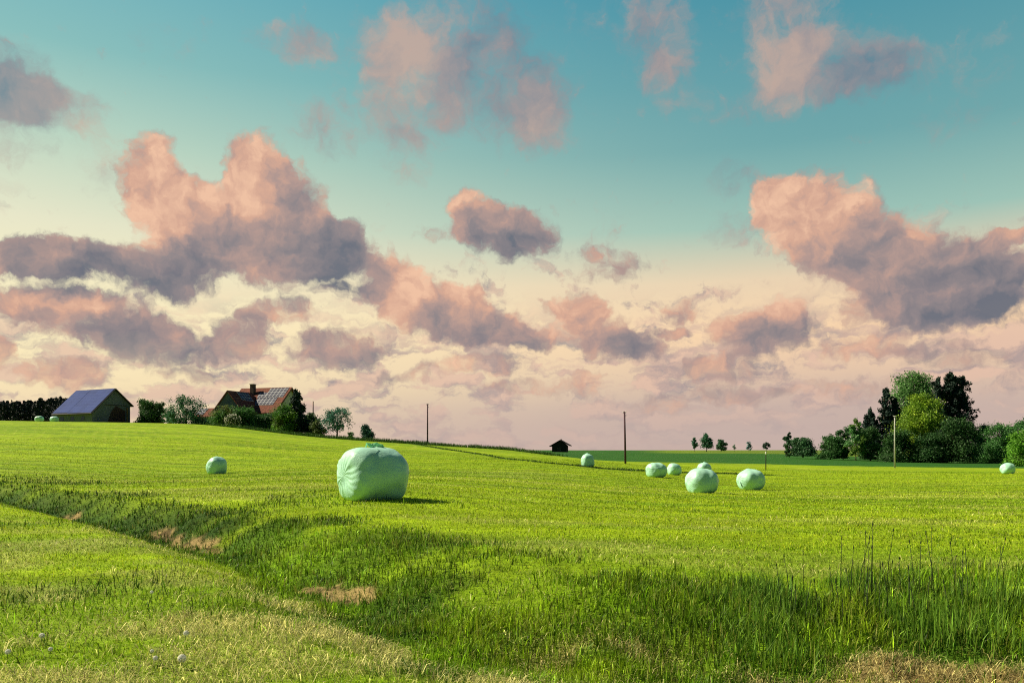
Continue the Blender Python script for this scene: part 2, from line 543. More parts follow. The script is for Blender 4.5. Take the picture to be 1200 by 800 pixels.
def zones(x, y):
    d = np.hypot(x, y); a = np.arctan2(x, y)
    s = ditch_dist(x, y); wf = far_width(x)
    wob = (fbm(x * .9, y * .9, 3, 21) - .5) * sstep(-9, -2, x) * 1.2 + (fbm(x * .9, y * .9, 3, 21) - .5) * .25
    near_edge = np.interp(x, [-20, -6, -2, 0, 2], [.15, .35, .55, .7, 1.6])
    lush = sstep(-near_edge - .3, -near_edge + .3, s + wob * 1.4) * (1 - sstep(wf - 1.1, wf + .9, s + wob * 3.2)) * (1 - sstep(60, 90, d))
    lush = np.maximum(lush, .35 * sstep(.5, .75, fbm(x * .25, y * .25 + 3, 3, 33)) * (1 - sstep(2, 9, s)))
    tall = lush * sstep(.4, 2.2, x) * sstep(.7, 1.3, s + wob) * (1 - sstep(3.0, 3.9, s + wob))
    n1 = fbm(x * 1.3, y * 1.3, 4, 41)
    dry = 0
    for (bx, by, bw, bl) in BARE:
        dry = np.maximum(dry, sstep(.30, .55, np.exp(-(((x - bx) * .62 + (y - by) * -.78) / bl) ** 2 - (((x - bx) * .78 + (y - by) * .62) / bw) ** 2) * (.2 + 1.7 * fbm(x * 4, y * 4, 3, 43)) * .8))
    dry = np.maximum(dry, sstep(1.6, 2.5, x + wob) * (1 - sstep(.30, .85, s + wob)) * sstep(.25, .42, n1))
    dry = np.maximum(dry, .9 * np.exp(-(((x - .75) / .6) ** 2 + ((y - 7.1) / .45) ** 2)) * sstep(.40, .52, n1))
    # cut grass left lying on the near meadow
    hay = (s < -.4) * sstep(.44, .62, fbm(x * .5 + 9, y * 1.1, 4, 61)) * (1 - sstep(14, 24, d))
    hay = np.maximum(hay, .75 * (s < -.6) * sstep(.40, .55, n1) * np.exp(-(((x + 2.0) / 1.9) ** 2 + ((y - 6.4) / 1.1) ** 2)))
    hay = np.maximum(hay, .55 * (s > wf + .6) * sstep(.54, .66, fbm(x * .12, y * .55 + 5, 4, 71)) * (1 - sstep(50, 90, d)))
    crop = (d > np.interp(a, EDGE_A, EDGE_D)) * (a > EDGE_A[0]) * 1.0
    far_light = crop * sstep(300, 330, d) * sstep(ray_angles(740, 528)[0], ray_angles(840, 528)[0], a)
    dt = dist_poly(x, y, TRACK)
    track = (1 - sstep(.25, .75, dt / np.interp(d, [40, 150], [1.0, 2.2]) + (fbm(x * .3, y * .3, 2, 81) - .5) * .9))
    track = track * (1 - sstep(ray_angles(880, 528)[0], ray_angles(1000, 528)[0], a))
    return dict(lush=lush, tall=tall, dry=dry, hay=hay, crop=crop, far_light=far_light, track=track, s=s, d=d)


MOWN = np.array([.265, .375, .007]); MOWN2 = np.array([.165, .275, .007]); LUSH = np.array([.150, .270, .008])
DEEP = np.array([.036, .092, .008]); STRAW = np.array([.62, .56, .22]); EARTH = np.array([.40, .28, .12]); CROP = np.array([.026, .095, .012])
TALL = np.array([.120, .250, .025])


def mixc(a, b, f):
    return a * (1 - f[..., None]) + b * f[..., None]


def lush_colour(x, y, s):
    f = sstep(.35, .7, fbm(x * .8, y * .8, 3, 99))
    f = np.clip(f * .75 + .95 * (1 - sstep(-7, -2.5, x)) * sstep(-.1, .5, s), 0, 1)  # far bank at left: its shade is put into the grass colour
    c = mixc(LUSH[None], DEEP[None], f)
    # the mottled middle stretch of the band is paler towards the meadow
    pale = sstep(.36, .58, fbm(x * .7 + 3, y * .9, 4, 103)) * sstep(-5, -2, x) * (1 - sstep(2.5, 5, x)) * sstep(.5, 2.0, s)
    c = mixc(c, DEEP * .75, (1 - sstep(-7.5, -3.5, x)) * .8)  # whole left stretch darkened again, shade painted over the dark grass
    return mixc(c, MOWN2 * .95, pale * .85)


def land_colour(x, y, z_=None):
    q = z_ or zones(x, y)
    big = fbm(x * .035, y * .10, 4, 91)
    rows = fbm(x * .06 + y * .03, y * .45, 4, 95)
    v = (y * .93 + x * .37 + 2.5 * fbm(x * .05, y * .05, 2, 93)) / 2.9        # swaths left by the mower
    swath = np.abs((v % 1) * 2 - 1)
    far_ = sstep(9, 24, np.hypot(x, y))
    c = mixc(MOWN[None], MOWN2[None], np.clip(sstep(.42, .62, .4 * big + .6 * rows) * .8 + (sstep(.35, .65, swath) - .5) * .42 * far_, 0, 1))
    ridge = sstep(.86, .97, swath) * sstep(.35, .6, fbm(x * .15, y * .4 + 8, 3, 97)) * far_
    c = mixc(c, np.array([.40, .40, .08]), ridge * .45)
    ruts = np.exp(-(((v * 2.9 / 9.0) % 1 - .5) * 9.0 / .35) ** 2)
    c = mixc(c, MOWN2 * .55, ruts * .5 * sstep(.4, .6, fbm(x * .08 + 2, y * .1, 2, 98)) * far_)
    c = mixc(c, STRAW * .75, q['hay'] * .28)
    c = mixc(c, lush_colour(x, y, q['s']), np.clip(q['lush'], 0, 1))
    soil = mixc(EARTH[None], np.array([.13, .08, .035]), sstep(.45, .65, fbm(x * 5, y * 5, 3, 107)))
    c = mixc(c, soil, q['dry'] * .85)
    c = mixc(c, DEEP * 1.3, q['track'] * .75)
    c = mixc(c, CROP * 1.15, q['crop'] * (1 - q['far_light']))
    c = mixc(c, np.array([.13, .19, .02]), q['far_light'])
    return c


# ------------------------------------------------------------------ ground sheet
def build_ground():
    A = np.radians(np.concatenate([np.arange(-180, -42, 3.0), np.arange(-42, 42, 0.11), np.arange(42, 180, 3.0)]))
    R = np.concatenate([[0.25, .6, 1.2, 2, 2.8], np.exp(np.linspace(math.log(3.6), math.log(320), 360)), np.exp(np.linspace(math.log(340), math.log(6900), 34))])
    na, nr = len(A), len(R)
    X = R[None] * np.sin(A)[:, None]; Y = R[None] * np.cos(A)[:, None]
    Z = ground_z(X, Y)
    c = land_colour(X, Y)
    V = np.concatenate([np.stack([X, Y, Z], -1).reshape(-1, 3), [[0, 0, float(ground_z(np.array([0.]), np.array([0.1]))[0])]]])
    Cc = np.concatenate([c.reshape(-1, 3), [MOWN]])
    i = np.arange(na)[:, None]; j = np.arange(nr - 1)[None]
    i2 = (i + 1) % na
    quads = np.stack([i * nr + j, i * nr + j + 1, i2 * nr + j + 1, i2 * nr + j], -1).reshape(-1)
    ii = np.arange(na)
    tris = np.stack([np.full(na, na * nr), ii * nr, ((ii + 1) % na) * nr], -1).reshape(-1)
    idx = np.concatenate([quads, tris]); sizes = np.concatenate([np.full(na * (nr - 1), 4), np.full(na, 3)])
    return np_mesh('ground', V, idx, sizes, Cc, True)


gm, t, o = material('meadow')
at = t.nodes.new('ShaderNodeAttribute'); at.attribute_name = 'tint'
geo = t.nodes.new('ShaderNodeNewGeometry')
def gnoise(scale, detail, stretch=(1, 1, 1)):
    mp = t.nodes.new('ShaderNodeMapping'); mp.inputs['Scale'].default_value = stretch
    t.links.new(geo.outputs['Position'], mp.inputs[0])
    n = t.nodes.new('ShaderNodeTexNoise'); n.inputs['Scale'].default_value = scale; n.inputs['Detail'].default_value = detail
    n.inputs['Roughness'].default_value = 0.65
    t.links.new(mp.outputs[0], n.inputs['Vector'])
    return n.outputs['Fac']
def gmap(v, a, b, c, d):
    n = t.nodes.new('ShaderNodeMapRange'); t.links.new(v, n.inputs[0])
    for k, q in zip((1, 2, 3, 4), (a, b, c, d)): n.inputs[k].default_value = q
    return n.outputs[0]
def gmul(a, b):
    n = t.nodes.new('ShaderNodeMath'); n.operation = 'MULTIPLY'; t.links.new(a, n.inputs[0]); t.links.new(b, n.inputs[1]); return n.outputs[0]
g1 = gmap(gnoise(9.0, 7), .3, .7, .62, 1.38)
g2 = gmap(gnoise(.9, 6, (.35, 1.6, 1)), .3, .7, .68, 1.32)
g3 = gmap(gnoise(.16, 5, (.3, 2.0, 1)), .3, .7, .80, 1.20)
g = gmul(gmul(g1, g2), g3)
sc = t.nodes.new('ShaderNodeVectorMath'); sc.operation = 'SCALE'
t.links.new(at.outputs['Color'], sc.inputs[0]); t.links.new(g, sc.inputs[3])
pb = t.nodes.new('ShaderNodeBsdfPrincipled'); pb.inputs['Roughness'].default_value = .9; pb.inputs['Specular IOR Level'].default_value = .1
t.links.new(sc.outputs[0], pb.inputs['Base Color'])
bp = t.nodes.new('ShaderNodeBump'); bp.inputs['Strength'].default_value = .7; bp.inputs['Distance'].default_value = .06
t.links.new(gnoise(14.0, 6), bp.inputs['Height']); t.links.new(bp.outputs[0], pb.inputs['Normal'])
t.links.new(pb.outputs[0], o.inputs[0])
ground = link_mesh('ground', build_ground(), gm)
tag(ground, kind='structure')


# ------------------------------------------------------------------ grass, blade by blade
def blades(x, y, h, w, lean, tint, flat=None):
    """a tapered, bent blade at each point; returns vertices, colours and face data"""
    n = len(x)
    z = ground_z(x, y) - .006
    yaw = rng.uniform(0, 2 * math.pi, n)
    ld = rng.uniform(0, 2 * math.pi, n)                     # direction it leans to
    side = np.stack([np.cos(yaw), np.sin(yaw), np.zeros(n)], -1) * (w / 2)[:, None]
    base = np.stack([x, y, z], -1)
    ln = np.stack([np.cos(ld), np.sin(ld), np.zeros(n)], -1)
    up = np.array([0, 0, 1.0])
    c1, s1 = np.cos(lean * .5), np.sin(lean * .5)
    mid = base + (up * c1[:, None] + ln * s1[:, None]) * (h * .55)[:, None]
    c2, s2 = np.cos(lean * 1.25), np.sin(lean * 1.25)
    tip = mid + (up * c2[:, None] + ln * s2[:, None]) * (h * .5)[:, None]
    V = np.stack([base - side, base + side, mid + side * .8, mid - side * .8, tip], 1).reshape(-1, 3)
    k = (np.arange(n) * 5)[:, None]
    idx = np.concatenate([k + np.array([[0, 1, 2, 3]]), k + np.array([[3, 2, 4]])], 1).reshape(-1)
    sizes = np.tile([4, 3], n)
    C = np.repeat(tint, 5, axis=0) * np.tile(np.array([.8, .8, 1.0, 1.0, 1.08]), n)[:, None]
    return V, C, idx, sizes


def scatter(n, d0, d1, power, half=40.0, side_bias=0):
    """points in the view sector; areal density falls as d**-power"""
    u = rng.uniform(0, 1, n)
    e = 2 - power
    d = (d0 ** e + u * (d1 ** e - d0 ** e)) ** (1 / e) if abs(e) > 1e-6 else d0 * (d1 / d0) ** u
    a = np.radians(rng.uniform(-half, half, n))
    return d * np.sin(a), d * np.cos(a), d


BLADE = leaf_material('grass_blade', .30, .55)


def vary(c, amt, yellow=0.0):
    n = len(c)
    k = np.exp(rng.normal(0, amt, n))[:, None]
    c = c * k
    yl = (rng.uniform(0, 1, n) < yellow)
    c[yl] = c[yl] * .35 + np.array([.36, .34, .07]) * .65
    return c


def grass_short():
    x, y, d = scatter(500000, 3.6, 120, 1.85)
    q = zones(x, y)
    keep = (rng.uniform(0, 1, len(x)) > q['lush'] * .8) & (q['crop'] < .5) & (rng.uniform(0, 1, len(x)) > q['dry'] * .85)
    x, y, d = x[keep], y[keep], d[keep]
    q = {k: v[keep] for k, v in q.items()}
    n = len(x)
    patch = fbm(x * 1.1, y * 1.1, 3, 15)
    h = (rng.uniform(.02, .055, n) * (0.8 + .7 * patch)) * np.interp(d, [5, 30, 120], [.85, 1.15, 1.7])
    w = rng.uniform(.004, .008, n) * np.interp(d, [4, 10, 30, 120], [.9, 1.5, 3.5, 9])
    lean = np.abs(rng.normal(.55, .45, n))
    c = land_colour(x, y, q) * 1.25
    c = mixc(c, MOWN2 * .8, sstep(.5, .8, patch) * .5)
    c = vary(c, .5, .14) * 1.08
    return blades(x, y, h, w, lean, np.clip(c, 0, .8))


def grass_lush():
    x, y, d = scatter(380000, 3.8, 70, 1.75)
    q = zones(x, y)
    keep = rng.uniform(0, 1, len(x)) < q['lush'] * (1 - .80 * np.clip(q['dry'], 0, 1))
    x, y, d = x[keep], y[keep], d[keep]
    q = {k: v[keep] for k, v in q.items()}
    n = len(x)
    tuft = fbm(x * 1.8, y * 1.8, 3, 17)
    h = rng.uniform(.05, .13, n) * (.5 + 1.2 * tuft) * np.interp(d, [5, 40], [1, 1.3])
    h = h * (1 + .6 * q['tall'])
    w = rng.uniform(.005, .011, n) * np.interp(d, [4, 10, 30, 70], [1, 1.4, 2.6, 5])
    lean = np.abs(rng.normal(.5, .4, n))
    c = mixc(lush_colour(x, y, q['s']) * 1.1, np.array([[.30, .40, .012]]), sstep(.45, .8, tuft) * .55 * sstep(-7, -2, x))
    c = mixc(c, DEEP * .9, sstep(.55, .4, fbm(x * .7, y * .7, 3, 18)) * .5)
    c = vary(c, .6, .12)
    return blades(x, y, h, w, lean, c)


def grass_tall():
    x, y, d = scatter(165000, 5.0, 16, .6, 40)
    q = zones(x, y)
    clump = sstep(.30, .62, fbm(x * 1.2, y * 1.2, 3, 23))
    dens = q['tall'] * (.35 + .65 * clump) * sstep(0, 3.0, x)
    keep = rng.uniform(0, 1, len(x)) < dens
    x, y, d, q = x[keep], y[keep], d[keep], {k: v[keep] for k, v in q.items()}
    n = len(x)
    cl = sstep(.30, .62, fbm(x * 1.2, y * 1.2, 3, 23))
    h = rng.uniform(.10, .34, n) * (.5 + .75 * cl) * (.45 + .55 * sstep(.5, 4, x)) * (.6 + .4 * sstep(3.6, 2.2, q['s']))
    w = rng.uniform(.006, .013, n)
    lean = np.abs(rng.normal(.28, .25, n))
    c = mixc(TALL[None], np.array([[.22, .36, .03]]), rng.uniform(0, 1, n) ** 2)
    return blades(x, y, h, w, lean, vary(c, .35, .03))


def straw():
    x, y, d = scatter(100000, 4.2, 45, 1.4)
    x2, y2, d2 = scatter(110000, 4.2, 10, 1.2)
    x, y, d = np.concatenate([x, x2]), np.concatenate([y, y2]), np.concatenate([d, d2])
    q = zones(x, y)
    pr = np.clip(.03 + q['hay'] * .5 + q['dry'] * .9, 0, 1) * (1 - q['tall'])
    keep = rng.uniform(0, 1, len(x)) < pr
    x, y, d, q = x[keep], y[keep], d[keep], {k: v[keep] for k, v in q.items()}
    n = len(x)
    h = rng.uniform(.05, .15, n)
    w = rng.uniform(.0025, .0055, n) * np.interp(d, [4, 12, 45], [1, 1.7, 4])
    lean = rng.uniform(1.0, 1.45, n)
    c = mixc(STRAW[None] * 1.1, EARTH[None] * .8, q['dry'] * rng.uniform(0, 1, n))
    V, C, i, s = blades(x, y, h, w, lean, vary(c, .5))
    V[:, 2] += .012
    return V, C, i, s


def stuff(name, fn, label, mat=None):
    V, C, i, s = fn()
    ob = link_mesh(name, np_mesh(name, V, i, s, C), mat or BLADE)
    tag(ob, label, 'grass', kind='stuff')
    return ob


stuff('mown_grass', grass_short, 'short bright green mown grass covering the meadow')
stuff('rough_grass', grass_lush, 'dark green uncut grass growing along the shallow ditch')
stuff('tall_grass', grass_tall, 'tall upright dark green grass on the far bank at the right')
stuff('cut_straw', straw, 'pale dry grass cuttings lying on the meadow and ditch edge')

# ------------------------------------------------------------------ wrapped bales
def film_material(name, col):
    m, t, o = material(name)
    b = t.nodes.new('ShaderNodeBsdfPrincipled')
    b.inputs['Roughness'].default_value = .5
    b.inputs['Specular IOR Level'].default_value = .3
    b.inputs['Coat Weight'].default_value = .35; b.inputs['Coat Roughness'].default_value = .28
    tcn = t.nodes.new('ShaderNodeTexCoord')
    n = t.nodes.new('ShaderNodeTexNoise'); n.inputs['Scale'].default_value = 3.0; n.inputs['Detail'].default_value = 6
    t.links.new(tcn.outputs['Object'], n.inputs['Vector'])
    r = t.nodes.new('ShaderNodeValToRGB')
    r.color_ramp.elements[0].position = .3; r.color_ramp.elements[1].position = .75
    r.color_ramp.elements[0].color = tuple(c * .86 for c in col) + (1,)
    r.color_ramp.elements[1].color = tuple(col) + (1,)
    t.links.new(n.outputs['Fac'], r.inputs[0]); t.links.new(r.outputs[0], b.inputs['Base Color'])
    # the film's overlapping wraps and small pleats
    mp = t.nodes.new('ShaderNodeMapping'); mp.inputs['Scale'].default_value = (2.2, 9, 9)
    t.links.new(tcn.outputs['Object'], mp.inputs[0])
    n2 = t.nodes.new('ShaderNodeTexNoise'); n2.inputs['Scale'].default_value = 2.6; n2.inputs['Detail'].default_value = 6; n2.inputs['Distortion'].default_value = .7
    t.links.new(mp.outputs[0], n2.inputs['Vector'])
    k = t.nodes.new('ShaderNodeBump'); k.inputs['Strength'].default_value = .4; k.inputs['Distance'].default_value = .025
    t.links.new(n2.outputs['Fac'], k.inputs['Height']); t.links.new(k.outputs[0], b.inputs['Normal'])
    t.links.new(b.outputs[0], o.inputs[0])
    return m


FILM = film_material('pale_green_film', (.49, .85, .66))
FILM_DARK = principled('film_fold', (.10, .22, .16), .5, .3, 8, .3)
FILM_KNOT = principled('film_tail', (.34, .80, .42), .4, .4, 10, .2)


def bale_mesh(a, b, c, seed, seg=112, rings=56, ex=2.6, ez=2.3):
    """rounded drum with its axis along x: a, b, c half length, half width, half height; slumped at the foot, pleated at the ends"""
    V = []
    for i in range(rings + 1):
        ph = math.pi * i / rings
        cx_, sx_ = math.cos(ph), math.sin(ph)
        X = math.copysign(abs(cx_) ** (2 / ex), cx_)
        Rr = abs(sx_) ** (2 / ex)
        for j in range(seg):
            th = 2 * math.pi * j / seg
            ct, st = math.cos(th), math.sin(th)
            yy = math.copysign(abs(ct) ** (2 / ez), ct) * Rr
            zz = math.copysign(abs(st) ** (2 / ez), st) * Rr
            x, y, z = X * a, yy * b, zz * c
            p = Vector((x, y, z)) + Vector((seed * 7.3, seed * 3.1, 0))
            lump = mnoise.noise(p * 1.6) * .07 + mnoise.noise(p * 4.0) * .024
            endness = abs(X) ** 6
            pleat = math.sin(th * 17 + 2.2 * mnoise.noise(p * 2.0) * 3) * .012 * endness * min(1, Rr * 2.2) * (1 - .3 * Rr)
            band = math.sin(x / a * 9.0 + seed) * .006 * (1 - endness)
            nrm = Vector((x / a / a, y / b / b, z / c / c)).normalized()
            q = Vector((x, y, z)) + nrm * (lump + pleat + band)
            foot = max(0.0, (-z / c - .35) / .65)                 # sags and spreads where it rests
            q.x *= 1 + .05 * foot; q.y *= 1 + .06 * foot
            if q.z < -.86 * c: q.z = -.86 * c + (q.z + .86 * c) * .15
            V.append(tuple(q + Vector((0, 0, .86 * c))))
    idx = []
    for i in range(rings):
        for j in range(seg):
            j2 = (j + 1) % seg
            idx += [i * seg + j, i * seg + j2, (i + 1) * seg + j2, (i + 1) * seg + j]
    me = np_mesh('wrapped_bale', V, idx, np.full(rings * seg, 4), None, True)
    return me


def ribbon(points, widths, thick=.006, twist=0.0, name='loose_film'):
    """a crumpled strip of film"""
    bm = bmesh.new()
    prev = None
    for k, (p, w) in enumerate(zip(points, widths)):
        p = Vector(p)
        d = (Vector(points[min(k + 1, len(points) - 1)]) - Vector(points[max(k - 1, 0)])).normalized()
        s = d.cross(Vector((0, 0, 1)))
        if s.length < .1: s = Vector((1, 0, 0))
        s = (Matrix.Rotation(twist * k, 3, d) @ s.normalized()) * w
        n = d.cross(s).normalized() * thick
        vs = [bm.verts.new(p - s + n), bm.verts.new(p + n * 3), bm.verts.new(p + s + n), bm.verts.new(p + s - n), bm.verts.new(p - n), bm.verts.new(p - s - n)]
        if prev:
            for a in range(6):
                bm.faces.new((prev[a], prev[(a + 1) % 6], vs[(a + 1) % 6], vs[a]))
        else:
            bm.faces.new(vs)
        prev = vs
    bm.faces.new(prev[::-1])
    bmesh.ops.recalc_face_normals(bm, faces=bm.faces)
    me = bpy.data.meshes.new(name)
    bm.to_mesh(me); bm.free()
    return me


BALE_GROUP = 'film wrapped bales lying on the meadow'


def place_bale(px, d, half, height, rz, seed, label, tail=None, fold=None, group=BALE_GROUP, dz=0.0):
    x, y, z = spot(px, d)
    root = empty('wrapped_bale', (x, y, z - .03 + dz), rz)
    tag(root, label, 'bale', group)
    a, b = half
    c = height / 1.86
    body = link_mesh('bale_body', bale_mesh(a, b, c, seed, ex=3.4 if tail == 'big' else 2.5), FILM, root)
    top = height
    if tail == 'big':
        # the knotted end of the film standing up on the crown and trailing down the near side
        r1 = ribbon([(-.10, -.05, top - .05), (-.07, -.07, top + .04), (-.02, -.04, top + .02), (.06, -.08, top + .065), (.13, -.10, top + .02), (.20, -.12, top + .03), (.24, -.12, top - .03)],
                    [.02, .06, .075, .05, .06, .04, .015], .012, .5)
        k = link_mesh('film_tail', r1, FILM_KNOT, root)
        r2 = ribbon([(-.22, -.02, top - .03), (-.19, -.05, top + .08), (-.12, -.04, top + .05), (-.04, -.02, top + .02)], [.012, .03, .05, .02], .01, .9, 'film_tail')
        link_mesh('film_tail', r2, FILM_KNOT, k)
    elif tail:
        r1 = ribbon([(-.12, 0, top - .05), (-.05, -.02, top + .03), (.04, 0, top + .05), (.12, .02, top - .03)], [.03, .07, .06, .02], .015, .6)
        link_mesh('film_tail', r1, FILM, root)
    if fold:
        dep = bpy.context.evaluated_depsgraph_get()
        pts, ws = [], []
        me = body.data
        from mathutils.bvhtree import BVHTree
        tree = BVHTree.FromPolygons([v.co[:] for v in me.vertices], [p.vertices[:] for p in me.polygons])
        cen = Vector((0, 0, c * .86))
        for (u, v, w) in fold:                                   # heading round the bale and height angle
            dirv = Vector((math.cos(v) * math.cos(u), math.cos(v) * math.sin(u), math.sin(v)))
            hit = tree.ray_cast(cen + dirv * 5, -dirv)
            pts.append(hit[0] + hit[1] * .004); ws.append(w)
        link_mesh('film_fold', ribbon(pts, ws, .008, 0, 'film_fold'), FILM_DARK, root)
    return root


def bale_at(px, py_bottom, w_px, h_px, hgt, *args, **kw):
    d = 942.0 * hgt / h_px
    return px, d


# nearest first; each from its place, its width and its height in the photograph
R_ = math.radians
place_bale(437, 20.5, (.82, .78), 1.36, R_(36), 1, 'largest and nearest pale green wrapped bale with a knotted film end on top', tail='big',
           fold=[(R_(-100), R_(60), .004), (R_(-97), R_(53), .012), (R_(-104), R_(49), .006), (R_(-112), R_(43), .011), (R_(-120), R_(36), .004)])
place_bale(254, 58, (.68, .66), 1.24, R_(50), 2, 'pale wrapped bale standing alone on the left hillside below the trees')
place_bale(822.5, 40, (.79, .78), 1.26, R_(10), 3, 'second largest wrapped bale, just in front of a smaller bale peeping over it')
place_bale(880, 48, (.79, .78), 1.25, R_(8), 4, 'wrapped bale with a small dark tear low on its lit left side',
           fold=[(R_(-165), R_(-2), .03), (R_(-160), R_(-14), .07), (R_(-158), R_(-26), .03)])
place_bale(769, 68, (.86, .84), 1.24, R_(18), 5, 'squat wrapped bale left of the pair in the middle of the meadow')
place_bale(790, 88, (.74, .74), 1.32, R_(12), 6, 'small wrapped bale right behind the squat one in mid meadow')
place_bale(825.5, 84, (.72, .70), 1.46, R_(15), 7, 'small wrapped bale with a peaked film tip, half hidden behind a larger bale', tail='small', dz=.12)
place_bale(688.5, 80, (.64, .64), 1.36, R_(20), 8, 'wrapped bale lying alone beside the dark track, under the far pole', tail='small')
place_bale(1181, 95, (.76, .74), 1.30, R_(5), 9, 'wrapped bale at the right edge of the meadow in front of the trees')

# ------------------------------------------------------------------ wood, metal, tile materials
BARK = principled('bark', (.09, .065, .045), .95, .1, 6, .4, .5, 20)
WOOD_POLE = principled('pole_wood', (.10, .055, .075), .9, .15, 5, .3, .3, 30, (1, 1, .2))
PALE_POLE = principled('pole_pale', (.42, .42, .38), .8, .2, 5, .2)
PORCELAIN = principled('insulator', (.75, .75, .72), .3, .5)
DARK_BOARD = principled('dark_board', (.030, .026, .026), .9, .1, 3, .3, .3, 12, (6, 6, .3))
BARN_WALL = principled('barn_wall', (.12, .145, .18), .85, .15, 2.5, .25, .3, 10, (5, 5, .4))
DOOR_DARK = principled('barn_door', (.05, .032, .032), .8, .2, 4, .3)
TILE_RED = principled('roof_tile', (.18, .062, .042), .85, .15, 2.2, .55, .5, 22, (1, 1, 3))
PLASTER = principled('plaster', (.60, .58, .52), .9, .2, 3, .1)
TIMBER = principled('timber', (.20, .12, .08), .85, .15, 6, .3)
BRICK = principled('chimney_brick', (.10, .08, .07), .9, .1, 8, .3)
GLASS_D = principled('window_glass', (.03, .04, .05), .08, .6)
BERRY = principled('barn_roof', (.035, .035, .045), .8, .2, 6, .2)  # near-black roof of the barn under the solar panels


def panel_material(name, col, cell, line=(.55, .58, .62)):
    """solar modules: dark cells in a light frame grid"""
    m, t, o = material(name)
    b = t.nodes.new('ShaderNodeBsdfPrincipled'); b.inputs['Roughness'].default_value = .75; b.inputs['Specular IOR Level'].default_value = .06
    tcn = t.nodes.new('ShaderNodeTexCoord')
    br = t.nodes.new('ShaderNodeTexBrick')
    br.offset = 0; br.inputs['Scale'].default_value = 1.0
    br.inputs['Brick Width'].default_value = cell[0]; br.inputs['Row Height'].default_value = cell[1]
    br.inputs['Mortar Size'].default_value = .03
    br.inputs['Color1'].default_value = col + (1,); br.inputs['Color2'].default_value = tuple(c * .8 for c in col) + (1,)
    br.inputs['Mortar'].default_value = line + (1,)
    t.links.new(tcn.outputs['UV'], br.inputs['Vector'])
    t.links.new(br.outputs['Color'], b.inputs['Base Color']); t.links.new(b.outputs[0], o.inputs[0])
    return m


SOLAR_BLUE = panel_material('solar_blue', (.034, .060, .23), (1.0, 1.65), (.06, .09, .27))
SOLAR_PALE = panel_material('solar_pale', (.10, .10, .14), (.9, .9), (.85, .85, .86))


def slab(name, quad, thick, mat, parent, uv=False, down=True):
    """a board with the given four corners (anticlockwise from outside), thickened inwards"""
    bm = bmesh.new()
    q = [Vector(p) for p in quad]
    n = (q[1] - q[0]).cross(q[2] - q[0]).normalized()
    top = [bm.verts.new(p) for p in q]
    bot = [bm.verts.new(p - n * thick) for p in q]
    ft = bm.faces.new(top); bm.faces.new(bot[::-1])
    for a in range(len(q)):
        bm.faces.new((top[a], bot[a], bot[(a + 1) % len(q)], top[(a + 1) % len(q)]))
    if uv:
        l = bm.loops.layers.uv.new('UVMap')
        u = (q[1] - q[0]).normalized(); v = n.cross(u)
        for f in bm.faces:
            for lp in f.loops:
                r = lp.vert.co - q[0]
                lp[l].uv = (r.dot(u), r.dot(v))
    bmesh.ops.recalc_face_normals(bm, faces=bm.faces)
    me = bpy.data.meshes.new(name); bm.to_mesh(me); bm.free()
    return link_mesh(name, me, mat, parent)


def box(name, lo, hi, mat, parent, rz=0.0, bevel=0.0):
    bm = bmesh.new()
    bmesh.ops.create_cube(bm, size=1)
    for v in bm.verts:
        v.co = Vector(((lo[k] + hi[k]) / 2 + v.co[k] * (hi[k] - lo[k]) for k in range(3)))
    if bevel:
        bmesh.ops.bevel(bm, geom=bm.edges[:], offset=bevel, segments=2, affect='EDGES')
    me = bpy.data.meshes.new(name); bm.to_mesh(me); bm.free()
    return link_mesh(name, me, mat, parent)


def prism(name, profile, y0, y1, mat, parent):
    """profile in (x, z), extruded along y"""
    bm = bmesh.new()
    A = [bm.verts.new((p[0], y0, p[1])) for p in profile]
    B = [bm.verts.new((p[0], y1, p[1])) for p in profile]
    bm.faces.new(A); bm.faces.new(B[::-1])
    for k in range(len(A)):
        bm.faces.new((A[k], B[k], B[(k + 1) % len(A)], A[(k + 1) % len(A)]))
    bmesh.ops.recalc_face_normals(bm, faces=bm.faces)
    me = bpy.data.meshes.new(name); bm.to_mesh(me); bm.free()
    return link_mesh(name, me, mat, parent)


def gable_house(root, xl, xr, xa, zl, zr, za, y0, y1, base, wall, roof, over=.45, gable_over=.5, thick=.18):
    """ridge along y; xl, xr eave walls, xa apex; heights zl, zr, za.  Returns the two roof slopes"""
    prism('wall', [(xl, base), (xr, base), (xr, zr), (xa, za), (xl, zl)], y0, y1, wall, root)
    out = []
    for (xe, ze) in ((xl, zl), (xr, zr)):
        dx, dz = xe - xa, ze - za
        ln = math.hypot(dx, dz)
        ux, uz = dx / ln, dz / ln
        nx, nz_ = (-uz, ux) if ux > 0 else (uz, -ux)
        off = .03 + thick
        ex, ez_ = xe + ux * over + nx * off, ze + uz * over + nz_ * off
        ax, azz = xa + (0), za + off / max(.3, abs(ux))
        if ux < 0:
            q = [(ex, y0 - gable_over, ez_), (ax, y0 - gable_over, azz), (ax, y1 + gable_over, azz), (ex, y1 + gable_over, ez_)]
        else:
            q = [(ax, y0 - gable_over, azz), (ex, y0 - gable_over, ez_), (ex, y1 + gable_over, ez_), (ax, y1 + gable_over, azz)]
        out.append((slab('roof', q, thick, roof, root), q))
    return out


